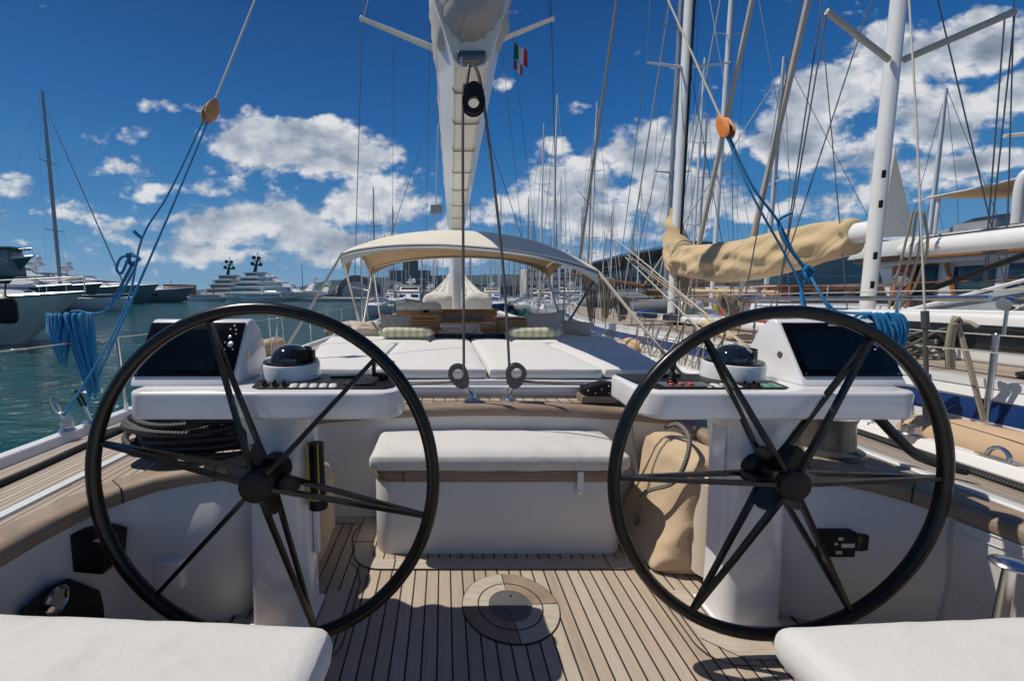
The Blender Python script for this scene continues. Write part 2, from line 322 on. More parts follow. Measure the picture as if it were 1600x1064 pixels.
M['teak_back'] = teak('teak_back', 'Object', .074, .007, (.36, .29, .23), axis=0, gray=.7)
M['teak_ring'] = mat('teak_ring', (.44, .38, .32), .7, var=.22, scale=9, stretch=(1, 6, 1), bump=.25, bscale=60, dirt=(.5, .46, .42), dirt_amt=.6, dscale=4)
M['caulk'] = mat('caulk', (.012, .011, .010), .6)
M['blackgloss'] = mat('black_carbon', (.0035, .0035, .004), .30, var=.3, scale=30, coat=.18, spec=.3)
M['carbon'] = mat('worn_carbon', (.0045, .0045, .005), .32, var=.4, scale=40, coat=.15, dirt=(.05, .045, .038), dirt_amt=.45, dscale=18, spec=.3)
M['blackmat'] = mat('black_plastic', (.0055, .0055, .006), .5, var=.2, bump=.2, spec=.3)
M['grayplate'] = mat('grey_plastic', (.10, .10, .105), .4, var=.15, scale=20)
M['steel'] = mat('stainless', (.62, .62, .62), .22, 1, var=.15, scale=18)
M['bronze'] = mat('bronze_metal', (.45, .36, .26), .35, 1, var=.2)
M['alu'] = mat('mast_paint', (.66, .67, .69), .38, var=.05, scale=3, dirt=(.5, .49, .47), dirt_amt=.3)
M['mastw'] = mat('mast_white', (.78, .79, .80), .32, var=.03, coat=.2, dirt=(.55, .53, .5), dirt_amt=.25)
M['darkmast'] = mat('mast_grey', (.30, .31, .33), .4, .3, var=.1)
M['carbonmast'] = mat('boom_white', (.70, .69, .66), .35, var=.05, coat=.2, dirt=(.42, .36, .28), dirt_amt=.55, dscale=3)
M['wire'] = mat('wire', (.16, .16, .17), .4, .7)
M['wirepale'] = mat('pale_line', (.50, .46, .40), .7)
M['cush'] = fabric('white_cushion', (.67, .665, .655), .7, (.66, .60, .50), .35, 3)
M['cushseat'] = fabric('seat_cushion', (.62, .61, .60), .9, (.46, .41, .34), .5, 4)
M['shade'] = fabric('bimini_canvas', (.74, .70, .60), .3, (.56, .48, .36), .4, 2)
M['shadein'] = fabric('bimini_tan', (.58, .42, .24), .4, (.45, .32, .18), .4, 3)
M['tan'] = fabric('tan_canvas', (.56, .43, .26), 1.1, (.42, .31, .18), .45, 3)
M['tanbag'] = fabric('tan_bag', (.52, .40, .27), .8, (.40, .30, .2), .4, 4)
M['cover'] = fabric('cover_canvas', (.68, .66, .60), 1.2, (.45, .40, .33), .4, 2)
M['sailcover'] = fabric('sail_cover', (.38, .38, .39), 1.8, (.50, .46, .40), .8, 2.2)
M['pillow'] = fabric('beige_pillow', (.56, .47, .39), .8, (.45, .36, .28), .3, 4)
M['stripe'] = fabric('striped_pillow', (.66, .64, .52), .5, (.5, .48, .35), .3, 4, strips=(.083, (.52, .50, .27)))
M['fender'] = fabric('fender_cover', (.50, .36, .235), .5, (.36, .25, .16), .5, 3, rough=.85)
M['towel'] = fabric('towel', (.80, .80, .78), 1.6, (.6, .6, .6), .3, 12, weave=90)
M['grayc'] = fabric('grey_canvas', (.18, .18, .19), .8, (.25, .24, .23), .4, 4)
M['blue'] = rope('blue_rope', (.022, .31, .62), (.006, .12, .30), .022)
M['blackrope'] = rope('black_rope', (.028, .028, .030), (.006, .006, .006), .028, .6)
M['greyrope'] = rope('grey_rope', (.24, .22, .20), (.08, .075, .07), .026)
M['beigerope'] = rope('beige_rope', (.50, .43, .33), (.26, .21, .15), .022)
M['orange'] = mat('orange_cheek', (.62, .20, .03), .45, var=.15, scale=20)
M['bezel'] = mat('bezel_glass', (.002, .002, .003), .18, var=.2, spec=.18)
M['winchmetal'] = mat('dark_winch_metal', (.16, .155, .15), .3, .8, var=.2, scale=12)
M['cheektan'] = mat('tan_cheek', (.52, .26, .10), .5, var=.15, scale=20)
M['wood'] = mat('varnished_teak', (.34, .14, .045), .3, var=.3, scale=5, stretch=(1, 1, 10), coat=.4)
M['woodlight'] = teak('slatted_teak', 'Object', .05, .004, (.45, .25, .10), axis=0, gray=.1)
M['woodz'] = mat('furniture_teak', (.42, .23, .10), .5, var=.35, scale=5, stretch=(1, 1, 14), bump=.2)
M['glassdark'] = mat('dark_glass', (.010, .014, .018), .06, var=.1, coat=.6)
M['screen'] = mat('screen_glass', (.002, .006, .012), .16, var=.7, scale=5, spec=.12, dirt=(.010, .009, .006), dirt_amt=.9, dscale=7)
M['glassblue'] = mat('blue_glass', (.02, .06, .09), .08, var=.3, coat=.5)
M['key'] = mat('silver_key', (.5, .5, .5), .3, .8)
M['keypale'] = mat('pale_switch', (.62, .63, .60), .35, var=.1)
M['keygreen'] = mat('green_switch', (.12, .30, .22), .35)
M['red'] = mat('red_button', (.50, .02, .02), .35)
M['yellow'] = mat('yellow_rope', (.62, .42, .02), .6)
M['glaze'] = mat('windscreen', (.25, .28, .30), .12, var=.2, coat=.5)
M['navy'] = mat('navy_paint', (.006, .030, .13), .3, coat=.15, var=.08)
M['hullw'] = mat('hull_white', (.72, .73, .74), .25, coat=.4, var=.04, dirt=(.5, .5, .46), dirt_amt=.25)
M['hullg'] = mat('hull_cream', (.60, .62, .62), .22, coat=.5, var=.04)
M['hulldark'] = mat('hull_slate', (.13, .17, .19), .2, coat=.5, var=.08)
M['hullteal'] = mat('hull_teal', (.05, .085, .10), .2, coat=.5, var=.08)
M['antifoul'] = mat('bottom_paint', (.02, .03, .05), .6)
M['doorred'] = mat('mahogany', (.42, .07, .018), .25, var=.2, coat=.5, stretch=(1, 1, 6))
M['awning'] = fabric('awning', (.78, .50, .26), .4, (.66, .42, .22), .3, 2)
M['flaggreen'] = mat('flag_green', (.01, .15, .05), .8); M['flagwhite'] = mat('flag_white', (.7, .7, .7), .8); M['flagred'] = mat('flag_red', (.5, .02, .04), .8)
M['concrete'] = mat('concrete', (.34, .33, .31), .85, var=.2, scale=.4, bump=.3)
M['roofdark'] = mat('roof_dark', (.022, .03, .042), .6, var=.2, scale=.2)
M['roofedge'] = mat('roof_edge', (.05, .12, .22), .35, var=.1)
M['bronzef'] = mat('terracotta_facade', (.28, .10, .05), .7, var=.2, scale=.3)
M['bld'] = mat('pale_facade', (.42, .42, .41), .8, var=.1, scale=.3)
M['blddark'] = mat('dark_facade', (.10, .11, .13), .7, var=.2, scale=.1)
def hill_mat():
    m = bpy.data.materials.new('hill_woods'); m.use_nodes = True; nt = m.node_tree; b = nt.nodes['Principled BSDF']; tc = N(nt, 'ShaderNodeTexCoord')
    n = N(nt, 'ShaderNodeTexNoise', i_Scale=.004, i_Detail=10, i_Roughness=.7); nt.links.new(tc.outputs['Object'], n.inputs['Vector'])
    nt.links.new(RAMP(nt, n.outputs[0], [(.35, (.014, .028, .022)), (.6, (.025, .045, .034)), (.75, (.08, .09, .08))]), b.inputs['Base Color']); b.inputs['Roughness'].default_value = 1; b.inputs['Specular IOR Level'].default_value = 0; return m
M['hill'] = hill_mat()
def water_mat():
    m = bpy.data.materials.new('sea_water'); m.use_nodes = True; nt = m.node_tree; L = nt.links.new; b = nt.nodes['Principled BSDF']
    tc = N(nt, 'ShaderNodeTexCoord'); L_ = []
    def layer(sc, st, amp, det=3, rough=.5, rot=0, dist=0):
        mp = N(nt, 'ShaderNodeMapping'); mp.inputs['Scale'].default_value = st; mp.inputs['Rotation'].default_value = (0, 0, rot); L(tc.outputs['Object'], mp.inputs[0])
        n = N(nt, 'ShaderNodeTexNoise', i_Scale=sc, i_Detail=det, i_Roughness=rough, i_Distortion=dist); L(mp.outputs[0], n.inputs['Vector']); return MA(nt, 'MULTIPLY', n.outputs[0], amp)
    h = MA(nt, 'ADD', layer(1.7, (.55, 1.5, 1), 1.0, 4, .55, .15, .8), MA(nt, 'ADD', layer(5.0, (.7, 1.3, 1), .30, 4, .6, -.2, .5), layer(.28, (.6, 1.4, 1), 2.2, 3, .5, .1, .6)))
    bp = N(nt, 'ShaderNodeBump', i_Strength=1.0, i_Distance=.22); L(h, bp.inputs['Height']); L(bp.outputs[0], b.inputs['Normal'])
    n = N(nt, 'ShaderNodeTexNoise', i_Scale=.05, i_Detail=4); L(tc.outputs['Object'], n.inputs['Vector'])
    L(RAMP(nt, n.outputs[0], [(.3, (.001, .048, .052)), (.7, (.002, .078, .088))]), b.inputs['Base Color'])
    b.inputs['Roughness'].default_value = .06; b.inputs['IOR'].default_value = 1.33; b.inputs['Specular IOR Level'].default_value = .5; return m
M['water'] = water_mat()

# ------------------------------------------------------------------ water, hills, quays
WZ = -1.0
def quad(x0, x1, y0, y1, z, n=1):
    b = MB(); b.grid(lambda u, v: V((x0+(x1-x0)*u, y0+(y1-y0)*v, z)), n, n); return b
tag(quad(-9000, 9000, -3000, 9000, WZ, 8).build('sea', M['water']), 'rippled teal harbour water', 'water', kind='structure')
def ridge(name, y, x0, x1, hs, seed, label):
    b = MB(); n = 110
    def h(u):
        x = u*(len(hs)-1); i = min(int(x), len(hs)-2); t = x-i; t = t*t*(3-2*t); return hs[i]*(1-t)+hs[i+1]*t
    b.grid(lambda u, v: V((x0+(x1-x0)*u+60*noise.noise(V((u*30, v*5, seed))), y+v*900, WZ-2+math.sin(PI*v*.5)*(h(u)+(14*noise.noise(V((u*28, seed, 0)))+7*noise.noise(V((u*90, seed, 3)))+6*noise.noise(V((u*60, v*20, 9))))*(1 if h(u) > 20 else .2)))), n, 14)
    tag(b.build(name, M['hill'], None, 80), label, 'hill', kind='structure')
ridge('hills', 3000, -3300, 2600, [10, 20, 45, 30, 30, 45, 50, 140, 165, 170, 150, 120, 150, 190, 230, 200, 160, 160, 120], 3, 'wooded hills beyond the harbour')
ridge('far_hills', 4300, -4500, 3800, [60, 70, 60, 70, 110, 90, 120, 160, 200, 240, 260, 250, 260, 300, 280, 240, 200], 8, 'hazy far hills on the skyline')
q = MB(); q.box(-175, -100, 215, 222, WZ-1, WZ+1.3); q.box(-260, -60, 215, 300, WZ-1, WZ+1.6)
tag(q.build('quay', M['concrete']), 'low grey breakwater beside the large yachts', 'quay', kind='structure')
q = MB(); q.box(-60, 260, 175, 330, WZ-1, WZ+1.2); q.box(34, 400, 40, 175, WZ-1, WZ+1.0)
tag(q.build('quay', M['concrete']), 'grey concrete quay along the marina', 'quay', kind='structure')

# ------------------------------------------------------------------ own yacht
WT = [(-2.2, 2.85), (0, 3.02), (2.5, 3.14), (5, 3.28), (8, 3.38), (10.1, 3.26), (13.4, 2.95), (17, 2.15), (20, 1.25), (22.5, .42), (23.3, .05)]
def Wd(y): return lerp(WT, y)
def Zd(x, y=0): return .72-.042*x*x+max(0, y-13)*.03
yacht = thing('sailing_yacht', 'white sailing yacht with teak decks we stand on, seen from its cockpit', 'sailing yacht', (0, 2, WZ))
OUT = [(1.74, -2.2), (1.74, 1.2), (1.735, 1.42), (1.70, 1.58), (1.64, 1.69), (1.55, 1.77), (1.43, 1.805), (1.30, 1.81), (1.20, 1.812), (1.14, 1.835), (1.115, 1.90), (1.115, 2.50), (1.10, 2.56), (1.05, 2.585), (.9, 2.59), (0, 2.59)]
path = [(x, y) for x, y in OUT]+[(-x, y) for x, y in OUT[-2::-1]]
pp = []
for i in range(len(path)-1):
    (x0, y0), (x1, y1) = path[i], path[i+1]; k = max(1, int(math.hypot(x1-x0, y1-y0)/.12))
    pp += [(x0+(x1-x0)*j/k, y0+(y1-y0)*j/k) for j in range(k)]
pp.append(path[-1])
def nrm2(i):
    a = pp[max(0, i-1)]; b = pp[min(len(pp)-1, i+1)]; dx, dy = b[0]-a[0], b[1]-a[1]; l = math.hypot(dx, dy); return (-dy/l, dx/l)   # towards the inside of the cockpit
n0 = nrm2(2); SG = 1 if n0[0] < 0 else -1
def sweep(prof, name, m, closed=True):
    secs = []
    for i, (x, y) in enumerate(pp):
        nx, ny = nrm2(i); nx *= SG; ny *= SG
        secs.append([V((x+nx*d, y+ny*d, Zd(x)+z)) for d, z in prof])
    b = MB(); b.loft(secs, closed=closed, cap=False); return b.build(name, m, yacht, 45)
b = MB(); secs = []
for i, (x, y) in enumerate(pp):
    nx, ny = nrm2(i); nx *= SG; ny *= SG; k = max(0, min(1, (y-1.60)/.17))*(1 if abs(x) > 1.15 else 0)*max(0, min(1, (abs(x)-1.15)/.08)); zt = Zd(x)-.05
    secs.append([V((x+nx*d*k, y+ny*d*k, z)) for d, z in ((.102, -.02), (.100, .10), (.100, .25), (.098, zt-.26), (.090, zt-.20), (.064, zt-.13), (.032, zt-.06), (0, zt))])
b.loft(secs, cap=False, closed=False)
b.build('cockpit_wall', M['wall'], yacht, 60)
sweep([(.004, -.062), (.020, -.056), (.026, -.035), (.022, -.012), (.008, .004), (-.02, .008), (-.105, .008), (-.108, -.03)], 'coaming_cap', M['teak_cap'])
# joints of the cap
b = MB()
for x, y in [(1.742, 1.30), (1.60, 1.735), (1.34, 1.812), (1.115, 2.1)]:
    for s in (1, -1):
        i = min(range(len(pp)), key=lambda k: math.hypot(pp[k][0]-s*x, pp[k][1]-y)); nx, ny = nrm2(i); nx *= SG; ny *= SG; px, py = pp[i]; tx, ty = -ny, nx
        pr = [(.004, -.063), (.0215, -.057), (.0275, -.035), (.0235, -.011), (.009, .0055), (-.02, .0095), (-.104, .0095)]
        b.loft([[V((px+nx*d+tx*w, py+ny*d+ty*w, Zd(px)+z)) for w in (-.003, .003)] for d, z in pr], closed=False, cap=False)
b.build('cap_joint', M['caulk'], yacht)
b = quad(-1.76, 1.76, -2.2, 2.6, 0, 10); b.build('cockpit_floor', M['teak_floor'], yacht)
def innerX(y):
    if y < 1.81:
        c = [x for x, yy in [p for p in pp if p[0] > 0] if abs(yy-y) < .07]
        return (max(c) if c else 1.74)+.05
    if y < 2.62: return 1.16
    if y < 2.80: return 1.16
    return 1.2
for s in (1, -1):
    b = MB(); ys = [-2.2+.25*i for i in range(16)]+[1.7, 1.75, 1.80, 1.84, 1.841, 2.0, 2.3, 2.6]+[2.9+.4*i for i in range(52)]
    ys = sorted(set([y for y in ys if y < 23.2])); nu = 14
    for y0, y1 in zip(ys, ys[1:]):
        for k in range(nu):
            qd = []
            for yy, kk in ((y0, k), (y0, k+1), (y1, k+1), (y1, k)):
                xi = min(innerX(yy), Wd(yy)*.4 if yy > 8 else 9); xi = 0 if yy > 5.3 else xi; w = Wd(yy)-.06; x = xi+(w-xi)*kk/nu; qd.append((x, yy))
            b.add([V((s*x, y, Zd(x, y))) for x, y in qd], [(0, 1, 2, 3) if s > 0 else (3, 2, 1, 0)], [[(Wd(y)-x, y) for x, y in (qd if s > 0 else qd[::-1])]])
    b.build('side_deck', M['teak_deck'], yacht, 60)
    # toe rail and hull side
    ys = [-2.2+.3*i for i in range(85)]+[23.3]; secs = []
    for y in ys:
        w = Wd(y); z = Zd(w, y)
        secs.append([V((s*(w-.12), y, z-.03)), V((s*(w-.105), y, z+.080)), V((s*(w-.09), y, z+.095)), V((s*(w-.012), y, z+.095)), V((s*w, y, z+.083)), V((s*(w+.004), y, z-.04))])
    b = MB(); b.loft(secs, cap=True); b.build('toe_rail', M['gel'], yacht)
    b = MB(); b.loft([[V((s*(Wd(y)), y, Zd(Wd(y), y)-.04)), V((s*Wd(y)*1.0, y, -.2)), V((s*Wd(y)*.97, y, -.6)), V((s*Wd(y)*.9, y, WZ-.3))] for y in ys], cap=False, closed=False)
    b.build('hull', M['hullw'], yacht, 60)
    # white stripe moulded into the side deck, from the cockpit forward
    b = MB(); b.loft([[V((s*(x0+(.05 if y > 2.6 else 0)*0), y, Zd(x0)+dz)) for x0, dz in ((1.97, .0), (1.975, .012), (2.045, .012), (2.05, 0))] for y in [-2.2+.3*i for i in range(26)]], cap=True); b.build('deck_stripe', M['gel'], yacht)
b = quad(-1.19, 1.19, 2.66, 2.84, .722, 4); b.build('aft_deck', M['teak_back'], yacht)
# coach roof with sloping sides, the companion hatch and the forward cockpit
def roof(y0, y1, w0, w1, z, zb=.55, name='coach_roof', m='gel'):
    b = MB(); secs = []
    for i in range(13):
        t = i/12; y = y0+(y1-y0)*t; w = w0+(w1-w0)*t
        secs.append([V((-w-.16, y, zb)), V((-w-.10, y, z-.06)), V((-w-.05, y, z-.012)), V((-w, y, z)), V((0, y, z+.012)), V((w, y, z)), V((w+.05, y, z-.012)), V((w+.10, y, z-.06)), V((w+.16, y, zb))])
    b.loft(secs, cap=True); return b.build(name, M[m], yacht, 30)
roof(2.83, 5.3, 1.28, 1.78, .82, .60)
roof(5.3, 8.2, 1.80, 1.78, .80, .5); roof(8.2, 12.6, 1.6, .9, .86, .5)
b = MB(); b.rbox(-1.3, 1.3, 2.80, 2.84, .715, .80, .012); b.build('roof_sill', M['gel'], yacht)
for s in (1, -1):      # coamings of the forward cockpit
    b = MB(); b.rbox(min(s*1.5, s*1.72), max(s*1.5, s*1.72), 5.4, 8.0, .79, .93, .03); b.build('seat_coaming', M['gel'], yacht)
b = MB()
for k in range(3): b.rbox(-.42+k*.3, -.14+k*.3, 5.28, 5.5, .83, .93, .012)
b.build('hatch_panel', M['blackgloss'], yacht)
b = MB(); b.rbox(-.62, .62, 5.46, 5.60, .82, .925, .02); b.build('hatch_frame', M['gel'], yacht)
# margin boards in the cockpit floor
def strip(poly, w, z, m, name, closed=True, mb=None):
    own = mb is None; b = mb or MB(); P_ = [V((x, y, z)) for x, y in poly]; n = len(P_)
    L_, R_ = [], []
    for i in range(n):
        a = P_[(i-1) % n] if (closed or i) else P_[0]; c = P_[(i+1) % n] if (closed or i < n-1) else P_[-1]; t = (c-a).normalized(); nn = V((-t.y, t.x, 0)); L_.append(P_[i]+nn*w/2); R_.append(P_[i]-nn*w/2)
    for i in range(n if closed else n-1): j = (i+1) % n; b.add([R_[i], R_[j], L_[j], L_[i]], [(0, 1, 2, 3)])
    return b if not own else b.build(name, m, yacht)
def arc(cx, cy, r, a0, a1, n=8): return [(cx+r*math.cos(R(a0+(a1-a0)*i/n)), cy+r*math.sin(R(a0+(a1-a0)*i/n))) for i in range(n+1)]
ring = [(-.76, 2.56), (-.76, 2.26)]+arc(-.63, 2.22, .12, 180, 270)+[(0, 2.10)]+arc(.63, 2.22, .12, 270, 360)+[(.76, 2.26), (.76, 2.56)]
strip(ring, .085, .004, M['teak_ring'], 'margin_board', False)
o_ = [(-.805, 2.50), (-.83, 2.40), (-.83, 2.33), (-.805, 2.24)]+arc(-.63, 2.22, .165, 180, 270)+[(0, 2.055)]+arc(.63, 2.22, .165, 270, 360)+[(.805, 2.24), (.83, 2.33), (.83, 2.40), (.805, 2.50)]
cb = MB(); strip(o_, .006, .007, None, '', False, cb)
strip([(-1.10, 2.50), (-.83, 2.50)], .006, .007, None, '', False, cb); strip([(1.10, 2.50), (.83, 2.50)], .006, .007, None, '', False, cb)
for a, c in (((-.70, 2.30), (-.82, 2.30)), ((-.56, 2.06), (-.56, 2.14)), ((.56, 2.06), (.56, 2.14)), ((.70, 2.30), (.82, 2.30))): strip([a, c], .005, .0072, None, '', False, cb)
for s in (1, -1):
    rb = [(s*1.22, 1.76), (s*1.22, 1.60)]+[(s*x, y) for x, y in arc(1.10, 1.60, .12, 0, -90)]+[(s*.83, 1.48)]+[(s*x, y) for x, y in arc(.83, 1.60, .12, -90, -180)]+[(s*.71, 1.95), (s*.74, 2.05), (s*.80, 2.12)]
    strip(rb, .006, .007, None, '', False, cb); b = MB(); rb2 = [(s*1.16, 1.72), (s*1.16, 1.62), (s*1.08, 1.56), (s*.88, 1.56), (s*.80, 1.63), (s*.80, 1.9)]; strip(rb2, .10, .0045, None, '', False, b); b.build('margin_board', M['teak_ring'], yacht)
cb.build('caulk_seam', M['caulk'], yacht)
for x0_ in (-1.1, .84): b = MB(); b.box(x0_, x0_+.26, 2.50, 2.585, .001, .0035); b.build('margin_board', M['teak_ring'], yacht)
# round inspection hatch in the floor
def disc(r, z, c=(0, 1.80), n=56, r0=0):
    b = MB(); vs = []; fs = []
    for k in range(n):
        a = 2*PI*k/n; vs += [V((c[0]+r0*math.cos(a), c[1]+r0*math.sin(a), z)), V((c[0]+r*math.cos(a), c[1]+r*math.sin(a), z))]
    for k in range(n): j = (k+1) % n; fs.append((2*k, 2*k+1, 2*j+1, 2*j))
    return b.add(vs, fs)
hx = thing('floor_hatch', 'round teak inspection hatch with a grey centre disc in the cockpit floor', 'hatch', (0, 1.8, 0))
disc(.221, .0022).build('hatch_rim', M['caulk'], hx)
for k in range(4):
    b = MB(); a0, a1 = k*90+3+.8, k*90+93-.8
    for r0, r1 in ((.092, .142), (.148, .216)):
        n = 14; vs = []
        for i in range(n+1):
            a = R(a0+(a1-a0)*i/n); vs += [V((r0*math.cos(a), 1.8+r0*math.sin(a), .0048)), V((r1*math.cos(a), 1.8+r1*math.sin(a), .0048))]
        b.add(vs, [(2*i, 2*i+1, 2*i+3, 2*i+2) for i in range(n)])
    b.build('teak_segment', M['teak_ring'] if k % 2 else M['teak_cap'], hx)
b = MB(); b.lathe([(.0, .002), (.098, .002), (.098, .0062), (.095, .0085), (.088, .0075), (.084, .0085), (0, .0087)], (0, 1.8, 0), n=40); dk = b.build('centre_disc', M['grayplate'], hx)
b = MB()
for dx, dy in ((.012, .055), (-.012, -.055)): b.lathe([(0, .0088), (.006, .0088), (.006, .0095), (0, .0095)], (dx, 1.8+dy, 0), n=10)
b.build('screw', M['blackmat'], dk)

# bench
bn = thing('cockpit_bench', 'low white cockpit bench with a teak rim, against the forward wall', 'bench', (0, 2.4, 0))
b = MB(); pts = [(-.68, 2.588)]+arc(-.58, 2.29, .10, 180, 270)+arc(.58, 2.29, .10, 270, 360)+[(.68, 2.588)]
b.poly([V((x, y, .0)) for x, y in pts], (0, 0, 1), .41, .004); b.build('base', M['wall'], bn)
b = MB(); pts = [(-.688, 2.586)]+arc(-.58, 2.29, .108, 180, 270)+arc(.58, 2.29, .108, 270, 360)+[(.688, 2.586)]
b.poly([V((x, y, .412)) for x, y in pts], (0, 0, 1), .058, .006); rm = b.build('rim', M['teak_cap'], bn)
b = MB(); b.box(-.52, -.515, 2.180, 2.19, .412, .468); b.box(.60, .605, 2.180, 2.19, .412, .468); b.build('joint', M['caulk'], rm)
b = MB(); b.rbox(.405, .44, 2.168, 2.182, .345, .475, .006); st = b.build('strap', M['gel'], bn)
b = MB(); b.cyl((.4225, 2.169, .365), (.4225, 2.160, .365), .008); b.build('snap', M['steel'], st)
b = MB(); b.soft(-.70, .69, 2.15, 2.575, .474, .572, .045, .045, .012, .004, 3)
solo('bench_cushion', b, M['cushseat'], 'long white cushion on the cockpit bench', 'cushion')

# foreground helm seats
for s in (-1, 1):
    Mx = Matrix.Translation(V((s*1.15, .55, 0)))@Matrix.Rotation(R(3.0*s), 4, 'Z')@Matrix.Translation(V((-s*1.15, -.55, 0)))
    x0, x1 = (.63, 1.73); b = MB(); b.soft(min(s*x0, s*x1), max(s*x0, s*x1), -.10, 1.135, .385, .502, .055, .04, .014, .004, 8+s, Mx)
    solo('helm_seat_cushion', b, M['cushseat'], 'large white seat cushion in the near left corner' if s < 0 else 'large white seat cushion in the near right corner', 'cushion', 'helm seat cushions')
    b = MB(); b.rbox(min(s*.72, s*1.70), max(s*.72, s*1.70), -.1, 1.0, 0, .386, .04); b.build('seat_base', M['wall'], yacht)

# ------------------------------------------------------------------ steering wheels
def wheel(cx, cy, cz, Rw, tilt, label, m, a0):
    t = thing('steering_wheel', label, 'steering wheel', (cx, cy, cz-Rw), 'steering wheels'); Mw = Matrix.Translation(V((cx, cy, cz)))@Matrix.Rotation(R(-tilt), 4, 'X')
    b = MB(); b.tube([Mw@V((Rw*math.cos(2*PI*k/96), 0, Rw*math.sin(2*PI*k/96))) for k in range(96)], .0240, 14, closed=True); rim = b.build('rim', M[m], t)
    b = MB(); b.rbox(-.010, .010, -.0215, -.0195, -.006, .006, .001, M=Mw@Matrix.Rotation(R(-a0*0+48), 4, 'Y')@Matrix.Translation(V((-Rw, 0, 0)))); b.build('tape_mark', M['keypale'], rim)
    for k in range(6):
        A = Mw@Matrix.Rotation(-R(a0+60*k), 4, 'Y'); b = MB(); w = .0075
        # a slotted triangular plate: two prongs from the ends of the hub that meet at the rim
        def prong(pts):
            secs = [[A@V((r, yy-h, -w)), A@V((r, yy-h, w)), A@V((r, yy+h, w)), A@V((r, yy+h, -w))] for r, yy, h in pts]; b.loft(secs)
        prong([(.035, -.052, .016), (.14, -.048, .011), (.35, -.028, .009), (.52, -.009, .009), (Rw-.012, 0, .009)])
        prong([(.035, .058, .016), (.14, .048, .011), (.35, .028, .009), (.52, .010, .009), (Rw-.014, .002, .008)])
        prong([(.030, .003, .060), (.11, .003, .046), (.13, .003, .024), (.136, .003, .004)])
        b.build('spoke', M['blackgloss'], t)
    b = MB(); b.lathe([(0, -.080), (.050, -.080), (.056, -.076), (.058, -.068), (.058, -.045), (.042, -.040), (.042, .055), (.058, .060), (.060, .13), (.03, .15), (0, .15)], Mw@V((0, 0, 0)), Mw.to_3x3()@V((0, 1, 0)), 32); b.build('hub', M['blackmat'], t)
wheel(-.962, 1.500, .732, .622, 2.0, 'large black six spoke steering wheel on the left', 'blackgloss', 47)
wheel(.960, 1.540, .720, .622, 1.5, 'large black six spoke steering wheel on the right, its rim worn', 'carbon', 0)

